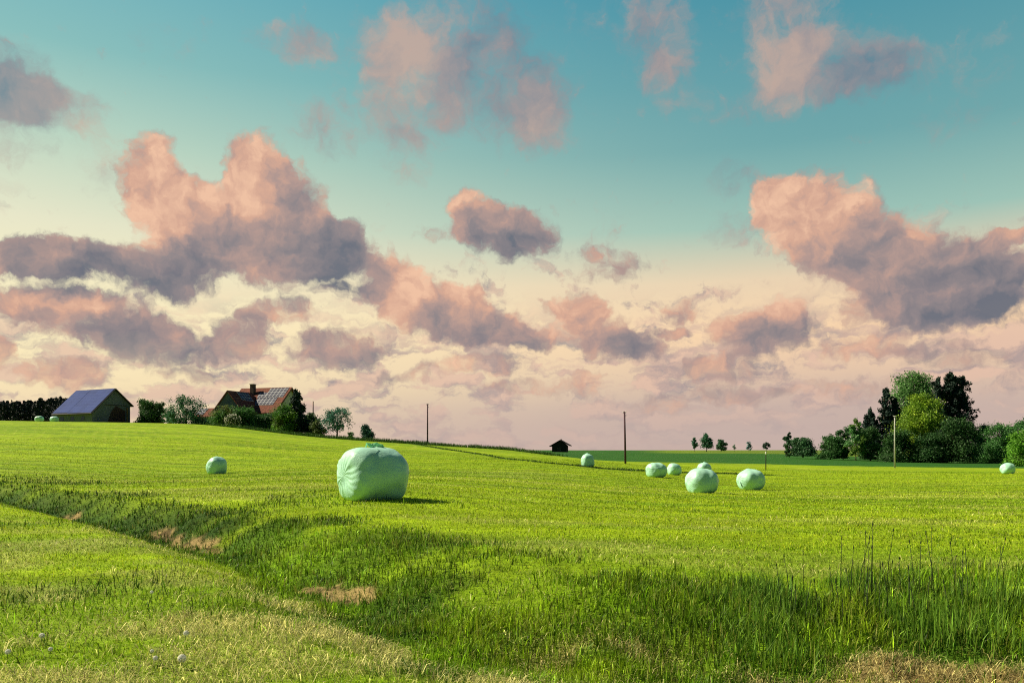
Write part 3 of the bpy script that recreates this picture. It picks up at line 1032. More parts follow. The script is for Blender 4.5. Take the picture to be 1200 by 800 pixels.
def on_slope(q, u0, u1, v0, v1, lift):
    """sub-rectangle of a roof slope; u along the ridge, v from the eave (0) to the ridge (1)"""
    q = [Vector(p) for p in q]
    left = q[0].x < q[1].x and q[0].z < q[1].z
    if left: e0, r0, r1, e1 = q
    else: r0, e0, e1, r1 = q
    n = (q[1] - q[0]).cross(q[2] - q[0]).normalized()
    def P_(u, v): return e0.lerp(e1, u).lerp(r0.lerp(r1, u), v) + n * lift
    c = [P_(u0, v0), P_(u1, v0), P_(u1, v1), P_(u0, v1)]
    if ((c[1] - c[0]).cross(c[2] - c[0])).dot(n) < 0: c = [c[0], c[3], c[2], c[1]]
    return c


# ------------------------------------------------------------------ barn with the solar roof
def build_barn():
    x, y, z = spot(128, 172)
    # local +y runs along the ridge, away and to the left
    root = empty('barn', (x, y, z), R_(61))
    tag(root, 'dark barn with a long blue solar roof at the left end of the hill', 'barn')
    sl = gable_house(root, -4.9, 3.9, .2, 2.3, 4.2, 7.3, -1.5, 11.4, -1.2, BARN_WALL, BERRY, .6, .5)
    (rl, ql), (rr, qr) = sl
    for u0, u1, v0, v1 in ((.015, .60, .03, .985), (.607, .985, .05, .985)):
        slab('solar_panel', on_slope(ql, u0, u1, v0, v1, .09), .05, SOLAR_BLUE, rl, uv=True)
    # lean-to shade, sliding door and post on the gable facing the meadow
    door = slab('door', [(-1.9, -1.53, -1.0), (2.7, -1.53, -1.0), (2.7, -1.53, 2.9), (.5, -1.53, 3.9), (-.6, -1.53, 2.6)], .04, DOOR_DARK, root)
    box('door_rail', (-2.2, -1.62, 3.96), (3.0, -1.55, 4.06), DARK_BOARD, door)
    box('corner_post', (3.0, -1.75, -1.0), (3.22, -1.56, 3.6), principled('bare_post', (.20, .13, .06), .9, .1, 4, .2), root)
    for k in range(3):
        w = box('window', (-4.96, 1.0 + k * 3.6, .7), (-4.905, 2.1 + k * 3.6, 1.5), GLASS_D, root)
    return root


build_barn()

# wrapped bales lying beside the barn, far off on the crest
place_bale(46, 160, (.80, .60), 1.15, R_(5), 12, 'far white wrapped bale on the hill crest, left one beside the barn', group='far bales beside the barn')
place_bale(63.5, 160, (.85, .60), 1.15, R_(-15), 13, 'far white wrapped bale on the hill crest nearest to the barn roof', group='far bales beside the barn')


# ------------------------------------------------------------------ farmhouse
def build_house():
    x, y, z = spot(326, 178)
    z = zat(503, 178)
    root = empty('farmhouse', (x, y, z), R_(72))
    tag(root, 'red tiled farmhouse with a chimney and solar roof behind bushes on the hill', 'house')
    H = 9.0
    sl = gable_house(root, -6.0, 5.0, 0, 3.6, 4.4, H, -3.0, 9.0, -1.5, PLASTER, TILE_RED, .6, .6)
    (rl, ql), (rr, qr) = sl
    # ridge at local y; the near slope is local -x
    for u0, u1, v0, v1 in ((.05, .40, .60, .97), (.14, .52, .30, .585), (.40, .55, .60, .80)):
        slab('solar_panel', on_slope(ql, u0, u1, v0, v1, .08), .05, SOLAR_PALE, rl, uv=True)
    ch = box('chimney', (-2.0, 5.0, 6.2), (-1.1, 5.9, 9.9), BRICK, rl)
    box('chimney_cap', (-2.1, 4.9, 9.903), (-1.0, 6.0, 10.05), principled('cap', (.3, .3, .28), .8), ch)
    # barge boards on the gable
    slab('barge_board', [(-6.6, -3.64, 3.15), (-6.35, -3.64, 3.0), (.1, -3.64, H - .05), (0, -3.64, H + .25)], .05, TIMBER, root)
    for sx in (-3.0, 1.6):
        w = box('window', (sx, -3.06, 1.6), (sx + 1.2, -3.005, 3.0), GLASS_D, root)
        box('window_frame', (sx - .08, -3.10, 1.50), (sx + 1.28, -3.065, 1.58), PLASTER, w)
    # cross wing at the far end
    wing = prism('wing_wall', [(-10.4, -1.5), (-6.03, -1.5), (-6.03, 6.4), (-10.4, 6.4)], 3.6, 6.6, PLASTER, root)
    bm_q1 = [(-11.0, 1.20, 3.6), (-2.4, 1.20, 3.6), (-2.4, 5.00, 8.0), (-11.0, 5.00, 8.0)]
    bm_q2 = [(-11.0, 5.01, 8.0), (-2.4, 5.01, 8.0), (-2.4, 8.80, 3.6), (-11.0, 8.80, 3.6)]
    r1 = slab('wing_roof', bm_q1, .18, TILE_RED, root)
    r2 = slab('wing_roof', bm_q2, .18, TILE_RED, root)
    slab('solar_panel', [(-8.2, 3.14, 6.04), (-4.4, 3.14, 6.04), (-4.4, 4.74, 7.89), (-8.2, 4.74, 7.89)], .05, SOLAR_PALE, r1, uv=True)
    g = slab('wing_gable', [(-10.6, 1.80, 3.5), (-10.6, 1.80, 4.1), (-10.6, 5.00, 7.7), (-10.6, 8.20, 4.1), (-10.6, 8.20, 3.5)][::-1], .1, BARN_WALL, root)
    return root


build_house()


def build_outhouse():
    x, y, _ = spot(246, 172)
    z = zat(499, 172)
    root = empty('outhouse', (x, y, z), R_(75))
    tag(root, 'low red roofed outhouse between two trees left of the farmhouse', 'shed')
    sl = gable_house(root, -2.2, 2.0, 0, 1.9, 1.9, 3.6, -2.2, 2.2, -1.2, PLASTER, TILE_RED, .3, .3, .14)
    box('door', (-2.26, -.5, -1.0), (-2.205, .5, 1.4), TIMBER, root)
    slab('solar_panel', on_slope(sl[0][1], .55, .95, .25, .95, .07), .04, SOLAR_PALE, sl[0][0], uv=True)


build_outhouse()


def build_shed():
    x, y, _ = spot(657, 300)
    z = zat(528, 300)
    root = empty('field_shed', (x, y, z), R_(-12))
    tag(root, 'small dark timber shed with a wide overhanging roof on the far horizon', 'shed')
    prism('wall', [(-2.9, -1.0), (2.5, -1.0), (2.5, 1.9), (.3, 3.6), (-2.9, 1.9)], -2.4, 2.4, DARK_BOARD, root)
    for q in ([(.15, -2.9, 4.05), (.15, 2.9, 4.05), (-3.9, 2.9, 1.75), (-3.9, -2.9, 1.75)], [(.16, 2.9, 4.05), (.16, -2.9, 4.05), (3.9, -2.9, 1.95), (3.9, 2.9, 1.95)]):
        slab('roof', q, .22, DARK_BOARD, root)
    d = box('door', (-1.0, -2.46, -.9), (.5, -2.405, 1.3), DOOR_DARK, root)
    box('door_handle', (.3, -2.52, .1), (.36, -2.465, .3), PALE_POLE, d)
    box('roof_vent', (.0, -.3, 4.06), (.45, .3, 4.35), DARK_BOARD, root)


build_shed()


# ------------------------------------------------------------------ poles
def tube(name, rings, mat, parent, seg=10):
    """round tapered bar through (x, y, z, radius) rings"""
    bm = bmesh.new(); prev = None
    pts = [Vector(r[:3]) for r in rings]
    for k, r in enumerate(rings):
        d = (pts[min(k + 1, len(pts) - 1)] - pts[max(k - 1, 0)]).normalized()
        u = d.cross(Vector((0, 0, 1)))
        if u.length < .05: u = Vector((1, 0, 0))
        u.normalize(); v = d.cross(u)
        vs = [bm.verts.new(pts[k] + (u * math.cos(2 * math.pi * a / seg) + v * math.sin(2 * math.pi * a / seg)) * r[3]) for a in range(seg)]
        if prev:
            for a in range(seg): bm.faces.new((prev[a], prev[(a + 1) % seg], vs[(a + 1) % seg], vs[a]))
        else: bm.faces.new(vs)
        prev = vs
    bm.faces.new(prev[::-1])
    for f in bm.faces: f.smooth = True
    bmesh.ops.recalc_face_normals(bm, faces=bm.faces)
    me = bpy.data.meshes.new(name); bm.to_mesh(me); bm.free()
    return link_mesh(name, me, mat, parent)


def pole(px, d, top_py, label, mat=WOOD_POLE, lean=0.0, r=.13, ins=True):
    x, y, z = spot(px, d)
    h = zat(top_py, d) - z
    root = empty('utility_pole', (x, y, z))
    tag(root, label, 'pole', 'bare utility poles across the fields')
    tube('pole_shaft', [(0, 0, -.5, r * 1.15), (lean * h * .5, 0, h * .5, r), (lean * h, 0, h, r * .8)], mat, root)
    if ins:
        for k, (dz, sx) in enumerate(((.25, 1), (.25, -1), (.75, 1))):
            hx = lean * (h - dz)
            b = tube('insulator_hook', [(hx, 0, h - dz, .025), (hx + sx * .2, 0, h - dz, .025), (hx + sx * .2, 0, h - dz + .12, .02)], WOOD_POLE, root, 6)
            tube('insulator', [(hx + sx * .2, 0, h - dz + .125, .05), (hx + sx * .2, 0, h - dz + .20, .06), (hx + sx * .2, 0, h - dz + .26, .03)], PORCELAIN, b, 8)
    return root


pole(501, 157, 473, 'bare wooden pole standing on the sloping hill crest, right of the largest bale')
pole(733, 118, 482, 'tallest dark pole in mid field, right of the small timber shed', lean=-.02, r=.14)
pole(367, 176, 470, 'short reddish pole showing above bushes beside the farmhouse', mat=principled('red_wood', (.22, .10, .07), .9, .1, 4, .2), ins=False)
pole(1048.5, 128, 487, 'pale pole standing before the tall wood at the right', mat=PALE_POLE, r=.11)


def build_marker():
    x, y, z = spot(897.5, 108)
    h = zat(530, 108) - z
    root = empty('marker_post', (x, y, z))
    tag(root, 'thin dark marker post with a white cap behind the right hand bales', 'post')
    tube('post_shaft', [(0, 0, -.3, .07), (0, 0, h - .3, .06)], DARK_BOARD, root)
    tube('post_cap', [(0, 0, h - .30, .10), (0, 0, h, .11), (0, 0, h + .08, .04)], PORCELAIN, root)


build_marker()

# ------------------------------------------------------------------ trees
LEAF = leaf_material('leaf', .32, .55)
NEEDLE = leaf_material('needle', .12, .7)


def leaf_cloud(centres, size, normals_out, col, spread_col=.3, droop=0.0):
    """small folded leaf sprays at the given points"""
    n = len(centres)
    a = rng.normal(size=(n, 3)) + normals_out * .8
    a /= np.linalg.norm(a, axis=1)[:, None] + 1e-9
    b = np.cross(a, rng.normal(size=(n, 3))); b /= np.linalg.norm(b, axis=1)[:, None] + 1e-9
    c = np.cross(a, b)
    c[:, 2] -= droop
    sz = size * rng.uniform(.5, 1.25, n)[:, None]
    p = centres
    V = np.stack([p - b * sz * .5, p - c * sz * .35 + a * sz * .12, p + b * sz * .55, p + c * sz * .38 - a * sz * .08], 1).reshape(-1, 3)
    idx = np.arange(n * 4)
    tint = np.repeat(col * np.exp(rng.normal(0, spread_col, n))[:, None], 4, axis=0)
    return V, np.clip(tint, 0, .9), idx, np.full(n, 4)


def branches(root, h, w, trunk_h, r, seed, name='trunk', n=7, up=.9):
    R = random.Random(seed)
    bm_rings = [(0, 0, -.4, r * 1.35), (0, 0, .2, r * 1.05), (R.uniform(-.1, .1), R.uniform(-.1, .1), trunk_h, r * .8), (R.uniform(-.2, .2), R.uniform(-.2, .2), h * .82, r * .2)]
    tr = tube(name, bm_rings, BARK, root, 8)
    for k in range(n):
        a = 2 * math.pi * (k / n) + R.uniform(-.4, .4)
        z0 = trunk_h * R.uniform(.75, 1.2)
        L_ = w * R.uniform(.28, .42); zz = min(h * .85, z0 + L_ * R.uniform(.6, 1.4) * up)
        tube('limb', [(0, 0, z0, r * .45), (math.cos(a) * L_ * .5, math.sin(a) * L_ * .5, (z0 + zz) / 2 + .1 * L_, r * .28), (math.cos(a) * L_, math.sin(a) * L_, zz, r * .08)], BARK, tr, 6)
    return tr


def lumps_crown(h, w, base, seed, nl=16, shape='round'):
    R = np.random.default_rng(seed)
    out = []
    for k in range(nl):
        t_ = (k + .5) / nl
        zz = base + (h - base) * ((.02 if shape == 'bush' else .10) + .86 * t_ ** (1.25 if shape == 'bush' else 1))
        f = (zz - base) / (h - base)
        if shape == 'round': prof = math.sqrt(max(.05, 1 - (2 * f - .95) ** 2))
        elif shape == 'bush': prof = math.sqrt(max(.05, 1 - (f * .93) ** 2))
        elif shape == 'flame': prof = math.sin(math.pi * min(1, f * .85 + .18)) ** .8
        else: prof = 1 - f * .8
        a = R.uniform(0, 2 * math.pi); rr = w * .5 * prof * R.uniform(.2, .86)
        s = w * R.uniform(.12, .25) * (.6 + .5 * prof)
        out.append((math.cos(a) * rr, math.sin(a) * rr, min(zz, h - s * .7), s))
    return np.array(out)


def tree(px, d, base_py, top_py, w_px, label, name='tree', cat='tree', shape='round', col=(.05, .10, .02), clear=.18, n=5200, leaf=.34,
         group=None, seed=None, nl=18, gaps=.25, trunk=True, at=None, col2=None):
    n = int(n * 2.0); leaf = leaf * 1.05; gaps = gaps * .8; nl = int(nl * 1.25)
    col = tuple(c * 2.7 for c in col); col2 = None if col2 is None else tuple(c * 1.7 for c in col2)
    x, y, gz = spot(px, d)
    z = gz if base_py is None else min(zat(base_py, d), gz + 3)
    h = zat(top_py, d) - z
    w = w_px * d / 942.0
    seed = seed or int(px * 7 + d)
    root = empty(name, (x, y, z))
    tag(root, label, cat, group)
    base = h * clear
    if trunk:
        branches(root, h, w, max(base * 1.1, h * .18), max(.05, w * .028), seed, n=6)
    L_ = lumps_crown(h, w, base, seed, nl, shape)
    R = np.random.default_rng(seed + 1)
    wgt = L_[:, 3] ** 2; pick = R.choice(len(L_), n, p=wgt / wgt.sum())
    dirs = R.normal(size=(n, 3)); dirs /= np.linalg.norm(dirs, axis=1)[:, None]
    # sprays bunch into twigs: directions snap partly to a few per lump
    tw = R.normal(size=(len(L_) * 16, 3)); tw /= np.linalg.norm(tw, axis=1)[:, None]
    dirs = dirs * .55 + tw[pick * 16 + R.integers(0, 16, n)] * .75
    rad = L_[pick, 3] * np.clip(R.normal(.86, .22, n), .1, 1.45)
    pts = L_[pick, :3] + dirs * rad[:, None] * np.array([1, 1, .85])
    pts[:, 2] = np.clip(pts[:, 2], base * .75, h * 1.02)
    k = (fbm(pts[:, 0] * 1.1 + seed, pts[:, 2] * 1.1 + pts[:, 1], 2, 5) > gaps)
    pts, dirs = pts[k], dirs[k]
    c = np.tile(np.array(col), (len(pts), 1))
    if col2 is not None:
        f = sstep(.4, .6, fbm(pts[:, 0] * .7 + seed, pts[:, 2] * .7, 2, 8))
        c = mixc(c, np.array(col2)[None], f)
    c = c * (1 + .5 * (fbm(pts[:, 0] * .8 + seed, pts[:, 2] * .8 + 3, 2, 12) - .5))[:, None]
    V, C_, i, s = leaf_cloud(pts, leaf, dirs, c)
    link_mesh('crown' if cat == 'tree' else 'foliage', np_mesh('crown', V, i, s, C_), LEAF, root)
    return root


def conifer(px, d, base_py, top_py, w_px, label, col=(.012, .030, .020), group=None, n=9000, lean=0, tops=((0, 0, 1),), name='conifer', blunt=.0, leaf=.42):
    x, y, gz = spot(px, d)
    z = gz if base_py is None else zat(base_py, d)
    h = zat(top_py, d) - z
    w = w_px * d / 942.0
    root = empty(name, (x, y, z)); tag(root, label, 'tree', group)
    tube('trunk', [(0, 0, -.4, .3), (0, 0, h * .5, .2), (0, 0, h * .96, .04)], BARK, root, 8)
    R = np.random.default_rng(int(px))
    P_, Dn = [], []
    for (ox, oy, hf) in tops:
        hh = h * hf
        nb = int(120 / len(tops) ** .3)
        for b in range(nb):
            f = (b + R.uniform(0, 1)) / nb                                   # 0 low, 1 top
            zz = hh * (.10 + .89 * f)
            reach = w * .5 / (1 if len(tops) == 1 else 1.25) * ((1 - f) ** (.75 - blunt) + .03) * R.uniform(.45, 1.08)
            a = R.uniform(0, 2 * math.pi)
            m = int(2.1 * n / nb / len(tops) * (.35 + reach / (w * .5)))
            t_ = R.uniform(0, 1, m) ** .7
            droop = -.18 * reach * t_ ** 2 + .16 * reach * sstep(.7, 1, t_)
            wid = .24 * reach + .30
            q = np.stack([ox * w + np.cos(a) * reach * t_ + R.normal(0, wid * .5, m) * (1 - .6 * t_), oy * w + np.sin(a) * reach * t_ + R.normal(0, wid * .5, m) * (1 - .6 * t_),
                          zz + droop + R.normal(0, .30, m)], -1)
            P_.append(q); Dn.append(np.tile([math.cos(a), math.sin(a), .3], (m, 1)))
        q = np.stack([ox * w + R.normal(0, .12, 60), oy * w + R.normal(0, .12, 60), hh * R.uniform(.9, 1.0, 60)], -1)
        P_.append(q); Dn.append(np.tile([0, 0, 1.0], (60, 1)))
    P_ = np.concatenate(P_); Dn = np.concatenate(Dn)
    c = np.tile(np.array(col) * 1.9, (len(P_), 1))
    V, C_, i, s = leaf_cloud(P_, leaf, Dn, c, .35, .25)
    link_mesh('crown', np_mesh('crown', V, i, s, C_), NEEDLE, root)
    return root


DG = (.020, .050, .014); MG = (.040, .055, .018); LG = (.085, .150, .022); YG = (.115, .170, .014); BG = (.030, .075, .050)
# on the hill at the left
tree(170, 176, 498, 467, 28, 'broad dark green bush beside the right gable of the barn', 'bush', 'bush', 'bush', DG, .02, 5200, .30, trunk=True, gaps=.15)
tree(187, 178, 498, 469.5, 17, 'narrower dark bush squeezed between the broad bush and the spiky tree', 'bush', 'bush', 'bush', DG, .02, 2600, .30, gaps=.15)
tree(200, 190, 499, 479, 14, 'low bluish green bush filling the gap behind the spiky tree', 'bush', 'bush', 'bush', BG, .02, 1200, .35)
tree(218, 166, 498, 464, 44, 'ragged spiky topped tree between the barn bushes and the red outhouse', 'tree', 'tree', 'bush', (.022, .060, .030), .05, 4200, .30, gaps=.42, nl=22)
tree(262, 164, 500, 473, 34, 'green tree overhanging the left wing of the farmhouse', 'tree', 'tree', 'bush', (.035, .08, .02), .10, 3600, .26, gaps=.38, col2=(.09, .11, .03))
tree(287, 165, 502, 475, 34, 'dark green tree covering the foot of the farmhouse roof', 'tree', 'tree', 'bush', (.028, .07, .018), .05, 4200, .28, gaps=.25)
tree(310, 168, 503, 485, 34, 'low dark bush under the middle of the farmhouse roof', 'bush', 'bush', 'bush', DG, .02, 3200, .28, gaps=.12)
tree(329, 162, 507, 473, 36, 'mid green round bush in front of the solar roof corner', 'bush', 'bush', 'bush', (.030, .075, .012), .02, 6000, .28, gaps=.12, col2=(.06, .12, .012))
conifer(347, 166, 508, 458, 34, 'black green conifer hiding the right gable of the farmhouse', (.010, .024, .018), n=9000, blunt=.15, leaf=.36)
tree(364, 168, 509, 484, 26, 'dark bush at the foot of the conifer beside the farmhouse', 'bush', 'bush', 'bush', DG, .02, 2800, .28)
tree(372, 160, 511, 489, 18, 'small green bush beneath the short reddish pole', 'bush', 'bush', 'bush', MG, .02, 1600, .28)
tree(395, 160, 513, 478, 36, 'round headed tree on a thin clear trunk, right of the farmhouse', 'tree', 'tree', 'round', (.030, .080, .060), .22, 2700, .28, gaps=.42, nl=20)
tree(411, 168, 514, 506, 8, 'tiny dark shrub between the clear trunked tree and the last bush', 'bush', 'bush', 'bush', DG, .02, 400, .25)
tree(430, 158, 516, 497, 21, 'small dark bush standing last in the row above the largest bale', 'bush', 'bush', 'bush', (.018, .050, .036), .05, 2200, .26, gaps=.22)


def blossom():
    x, y, gz = spot(273, 160)
    z = zat(501, 160)
    root = empty('flowering_bush', (x, y, z))
    tag(root, 'white flowering bush in front of the farmhouse wing', 'bush')
    R = np.random.default_rng(3)
    n = 1500
    dv = R.normal(size=(n, 3)); dv /= np.linalg.norm(dv, axis=1)[:, None]
    p = dv * R.uniform(.5, 1.1, n)[:, None] * np.array([1.5, 1.1, 1.3]) + np.array([0, 0, 1.25])
    V, C_, i, s = leaf_cloud(p, .26, dv, np.tile([.05, .09, .02], (n, 1)))
    link_mesh('foliage', np_mesh('foliage', V, i, s, C_), LEAF, root)
    m = 320
    dv = R.normal(size=(m, 3)); dv /= np.linalg.norm(dv, axis=1)[:, None]
    p = dv * R.uniform(.95, 1.2, m)[:, None] * np.array([1.5, 1.1, 1.3]) + np.array([0, 0, 1.3])
    V, C_, i, s = leaf_cloud(p, .24, dv, np.tile([.75, .72, .60], (m, 1)), .08)
    link_mesh('blossom', np_mesh('blossom', V, i, s, C_), LEAF, root)
    tube('stem', [(0, 0, -.3, .08), (.05, 0, 1.2, .04)], BARK, root, 6)


blossom()

# small trees out on the plain
far = 'small far trees on the horizon field'
tree(814, 400, 529, 512, 8, 'slim small far tree, left end of the horizon row', 'tree', 'tree', 'flame', BG, .15, 700, .55, far, gaps=.35, nl=10)
tree(828, 390, 529, 507.5, 16, 'tallest of the small far trees in the horizon row', 'tree', 'tree', 'flame', (.020, .065, .034), .15, 1300, .6, far, gaps=.38, nl=14)
tree(845, 380, 528, 515, 12, 'compact rounded far tree, third in the horizon row', 'tree', 'tree', 'round', (.022, .060, .030), .05, 1100, .6, far, gaps=.2, nl=12)
tree(860.5, 420, 528, 520.5, 5, 'tiniest pale far tree, fourth in the horizon row', 'tree', 'tree', 'round', (.10, .13, .11), .3, 160, .5, far, gaps=.4, nl=6)
tree(877.5, 400, 529, 517, 8, 'hazy blue green far tree, second from the right in the horizon row', 'tree', 'tree', 'flame', (.05, .10, .10), .1, 420, .55, far, gaps=.4, nl=8)
tree(898, 380, 530, 518, 8, 'ragged dark far tree, right end of the horizon row', 'tree', 'tree', 'round', (.02, .045, .03), .3, 420, .55, far, gaps=.42, nl=8)

# the wood at the right
wood = 'trees and bushes of the wood at the right'
tree(925, 215, 534, 506, 13, 'thin ragged little tree at the left end of the wood', 'tree', 'tree', 'flame', (.018, .045, .022), .35, 900, .42, wood, gaps=.45, nl=9)
tree(941, 212, 534, 513, 32, 'low dome shaped dark bush at the left end of the wood', 'bush', 'bush', 'bush', (.020, .052, .020), .02, 5200, .38, wood, gaps=.08, nl=22)
tree(922, 214, 534, 520, 9, 'little dark bush under the thin ragged tree', 'bush', 'bush', 'bush', DG, .02, 900, .36, wood, gaps=.1, nl=10)
tree(973, 205, 537, 508, 32, 'broad dark bush sloping up just right of the dome shaped bush', 'bush', 'bush', 'bush', (.022, .058, .016), .02, 5600, .36, wood, gaps=.1, nl=22)
tree(988, 206, 537, 498, 20, 'taller dark bush left of the pale green tree', 'bush', 'bush', 'bush', (.020, .054, .018), .02, 3800, .36, wood, gaps=.12)
tree(1003, 198, 538, 490, 21, 'pale green young tree rising before the dark conifer', 'tree', 'tree', 'flame', (.060, .13, .045), .03, 4200, .34, wood, gaps=.28, col2=(.10, .17, .03))
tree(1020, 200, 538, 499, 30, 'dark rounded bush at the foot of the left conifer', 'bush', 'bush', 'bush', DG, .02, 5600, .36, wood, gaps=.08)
conifer(1036, 208, 541, 455, 46, 'broad dark conifer on the left flank of the wood', (.010, .024, .018), wood, 15000, tops=((.05, 0, 1.0), (-.30, .1, .72), (.28, 0, .86)), blunt=.22, leaf=.46)
tree(1072, 216, 541, 437, 62, 'tallest olive green leafy tree crowning the wood', 'tree', 'tree', 'round', (.050, .105, .030), .10, 17000, .42, wood, gaps=.12, nl=44)
tree(1078, 190, 541, 461, 54, 'bright yellow green tree in the middle of the wood', 'tree', 'tree', 'round', YG, .06, 11000, .34, wood, gaps=.26, nl=34, col2=(.09, .16, .015))
conifer(1117, 200, 541, 436, 62, 'black green conifer with several tips, tallest on the right of the wood', (.010, .022, .016), wood, 22000,
        tops=((-.05, 0, 1.0), (.16, .0, .95), (-.26, .05, .94), (.04, .1, .98)), blunt=.3, leaf=.46)
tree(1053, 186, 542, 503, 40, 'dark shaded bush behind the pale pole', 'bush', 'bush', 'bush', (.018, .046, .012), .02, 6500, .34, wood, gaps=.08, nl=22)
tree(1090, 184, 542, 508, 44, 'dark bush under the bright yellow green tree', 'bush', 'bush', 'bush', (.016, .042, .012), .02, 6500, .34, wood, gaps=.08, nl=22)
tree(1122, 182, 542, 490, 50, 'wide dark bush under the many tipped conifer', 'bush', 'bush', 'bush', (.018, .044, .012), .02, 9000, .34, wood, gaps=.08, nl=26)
tree(1150, 200, 542, 494, 34, 'mid green bush beyond the right side of the many tipped conifer', 'bush', 'bush', 'bush', (.028, .072, .028), .02, 5600, .36, wood, gaps=.15)
tree(1170, 190, 543, 493, 40, 'green bush between the conifers and the last bright bush', 'bush', 'bush', 'bush', (.026, .075, .018), .02, 6500, .34, wood, gaps=.12)
tree(1192, 205, 543, 487, 34, 'taller green tree behind the bright bush at the right edge', 'tree', 'tree', 'bush', (.035, .09, .028), .03, 5600, .38, wood, gaps=.18)
tree(1198, 150, 550, 502, 40, 'bright green bush at the very right edge behind the last bale', 'bush', 'bush', 'bush', (.055, .13, .012), .02, 8000, .28, wood, gaps=.12)
tree(1222, 190, 545, 480, 50, 'dark tree just beyond the right edge of the wood', 'tree', 'tree', 'bush', (.03, .08, .02), .03, 6500, .38, wood, gaps=.18)


# the far-off wood behind the barn reads as one mass
def distant_wood():
    P_, Dn = [], []
    R = np.random.default_rng(77)
    for k in range(150):
        px = -60 + k * 1.0 + R.uniform(-.8, .8)
        d = 420 + R.uniform(-15, 35)
        a, _ = ray_angles(px, 500)
        x, y = d * math.sin(a), d * math.cos(a)
        z0 = zat(496, d)
        top = zat(480 - 5.5 * sstep(20, 76, np.array(px)) + R.uniform(-2.5, 2.5), d)
        m = 150
        f = R.uniform(0, 1, m) ** .8
        rr = 1.9 * (1 - f) ** .7 + .15
        th = R.uniform(0, 2 * math.pi, m)
        P_.append(np.stack([x + np.cos(th) * rr, y + np.sin(th) * rr, z0 - 4 + (top - z0 + 4) * f], -1))
        Dn.append(np.stack([np.cos(th), np.sin(th), th * 0 + .3], -1))
    P_ = np.concatenate(P_); Dn = np.concatenate(Dn)
    V, C_, i, s = leaf_cloud(P_, 1.1, Dn, np.tile([.012, .022, .022], (len(P_), 1)), .25)
    o_ = link_mesh('distant_wood', np_mesh('distant_wood', V, i, s, C_), NEEDLE)
    tag(o_, 'dark far off conifer wood along the skyline left of the barn', 'wood', kind='stuff')


distant_wood()


# uncut verge along the crest and the field edge
def verge(name, label, line, h0, h1, col, n, spread):
    R = np.random.default_rng(len(name))
    seg = R.integers(0, len(line) - 1, n); t_ = R.uniform(0, 1, n)[:, None]
    p = line[seg] * (1 - t_) + line[seg + 1] * t_
    x = p[:, 0] + R.normal(0, spread, n); y = p[:, 1] + R.normal(0, spread, n)
    h = R.uniform(h0, h1, n) * (.5 + fbm(x * .4, y * .4, 3, 4))
    w = R.uniform(.05, .12, n)
    c = np.tile(np.array(col), (n, 1)) * np.exp(R.normal(0, .3, n))[:, None]
    V, C_, i, s = blades(x, y, h, w, np.abs(R.normal(.3, .2, n)), c)
    tag(link_mesh(name, np_mesh(name, V, i, s, C_), BLADE), label, 'grass', kind='stuff')


crest = np.array([spot(px, d)[:2] for px, d in ((250, 153), (300, 153), (345, 152), (390, 151), (430, 151), (470, 154), (510, 156), (560, 161), (600, 166), (650, 150))])
verge('crest_grass', 'rough dark green verge growing along the hill crest', crest, .3, .75, (.045, .10, .015), 9000, 1.4)
verge('track_grass', 'dark tufts growing along the field track beside the bales', TRACK[:8], .08, .22, (.05, .10, .015), 3200, .45)

# ------------------------------------------------------------------ dandelion clocks in the near meadow
DAND_STEM = principled('flower_stem', (.16, .22, .06), .7)
DAND_HEAD = leaf_material('seed_head', .5, .9)


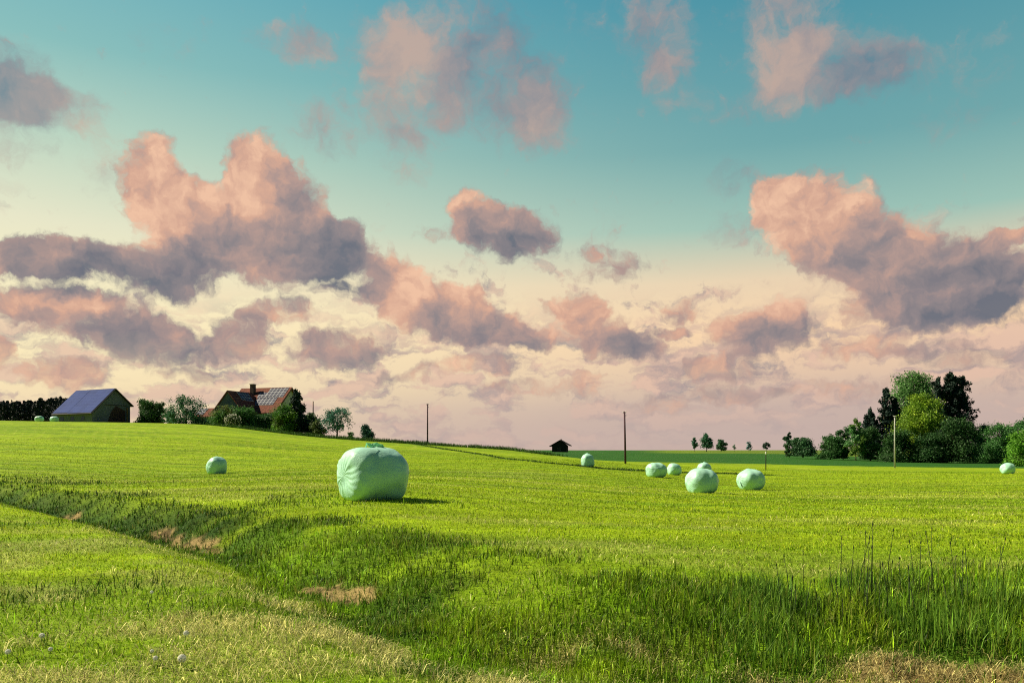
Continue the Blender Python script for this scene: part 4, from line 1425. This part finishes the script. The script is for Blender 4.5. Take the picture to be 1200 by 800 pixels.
def dandelion(px, py, r, lab):
    x, y = seen(px, py, 2.5)
    z = float(ground_z(np.array([x]), np.array([y]))[0])
    root = empty('dandelion_clock', (x, y, z)); tag(root, lab, 'flower', 'white dandelion clocks in the near grass')
    tube('stem', [(0, 0, -.02, .003), (.004, .003, .05, .0025), (.006, .004, .055, .0022)], DAND_STEM, root, 6)
    n = 900
    R = np.random.default_rng(int(px + py))
    dv = R.normal(size=(n, 3)); dv /= np.linalg.norm(dv, axis=1)[:, None]
    c0 = np.array([.006, .004, .055 + r * .8])
    u = np.cross(dv, R.normal(size=(n, 3))); u /= np.linalg.norm(u, axis=1)[:, None]
    v = np.cross(dv, u)
    tip = c0 + dv * r * R.uniform(.8, 1.05, n)[:, None]
    s_ = r * .13
    V = np.stack([tip - u * s_, tip + v * s_, tip + u * s_, tip - v * s_], 1).reshape(-1, 3)
    me = np_mesh('seed_head', V, np.arange(n * 4), np.full(n, 4), np.tile([.92, .92, .84], (n * 4, 1)))
    link_mesh('seed_head', me, DAND_HEAD, root)


for k, (px, py, r, lab) in enumerate((
        (212, 784, .030, 'largest round white dandelion clock near the bottom of the meadow'),
        (181, 782, .018, 'half blown dandelion clock just left of the largest one'),
        (217, 752, .022, 'white dandelion clock standing above the largest one'),
        (48, 755, .022, 'white dandelion clock in the left part of the near meadow'),
        (58, 771, .017, 'small dandelion clock just below the left hand white one'),
        (8, 775, .020, 'dandelion clock at the very left edge of the meadow'),
        (177, 773, .014, 'tiny pale dandelion clock between the half blown and upper ones'),
        (177, 701, .018, 'farthest dandelion clock, alone near the ditch side'))):
    dandelion(px, py, r, lab)


# ------------------------------------------------------------------ tall dark weed stems with seed heads
STEM_D = principled('weed_stem', (.035, .05, .025), .9, .1, 40, .3)


def weed_stems():
    R = random.Random(9)
    spots = []
    for k in range(34):
        px = R.choice([R.gauss(1000, 60), R.gauss(1090, 70), R.uniform(900, 1200)])
        py = R.uniform(694, 745)
        spots.append((px, py, R.uniform(.30, .60)))
    spots += [(1012, 704, .72), (1005, 707, .66), (1022, 707, .8), (1038, 706, .75), (1092, 700, .7), (1096, 712, .75), (1120, 705, .6), (925, 703, .45), (985, 700, .62), (1135, 715, .6)]
    for k, (px, py, h) in enumerate(spots):
        x, y = seen(px, py, 4)
        z = float(ground_z(np.array([x]), np.array([y]))[0])
        root = empty('weed_stem', (x, y, z), R.uniform(0, 6))
        tag(root, 'thin dark seeding weed stem rising from the tall grass at the right', 'weed', 'thin seeding stems in the tall grass')
        b = R.uniform(-.12, .12)
        tube('stem', [(0, 0, -.02, .0045), (b * h * .5, 0, h * .55, .0038), (b * h * 1.4, 0, h, .0028)], STEM_D, root, 5)
        L_ = R.uniform(.03, .07)
        rings = [(b * h * 1.4 + b * L_ * q, 0, h + L_ * q, .001 + .0055 * math.sin(math.pi * min(.98, q + .05))) for q in (0, .25, .5, .75, 1)]
        tube('seed_head', rings, STEM_D, root, 6)


weed_stems()
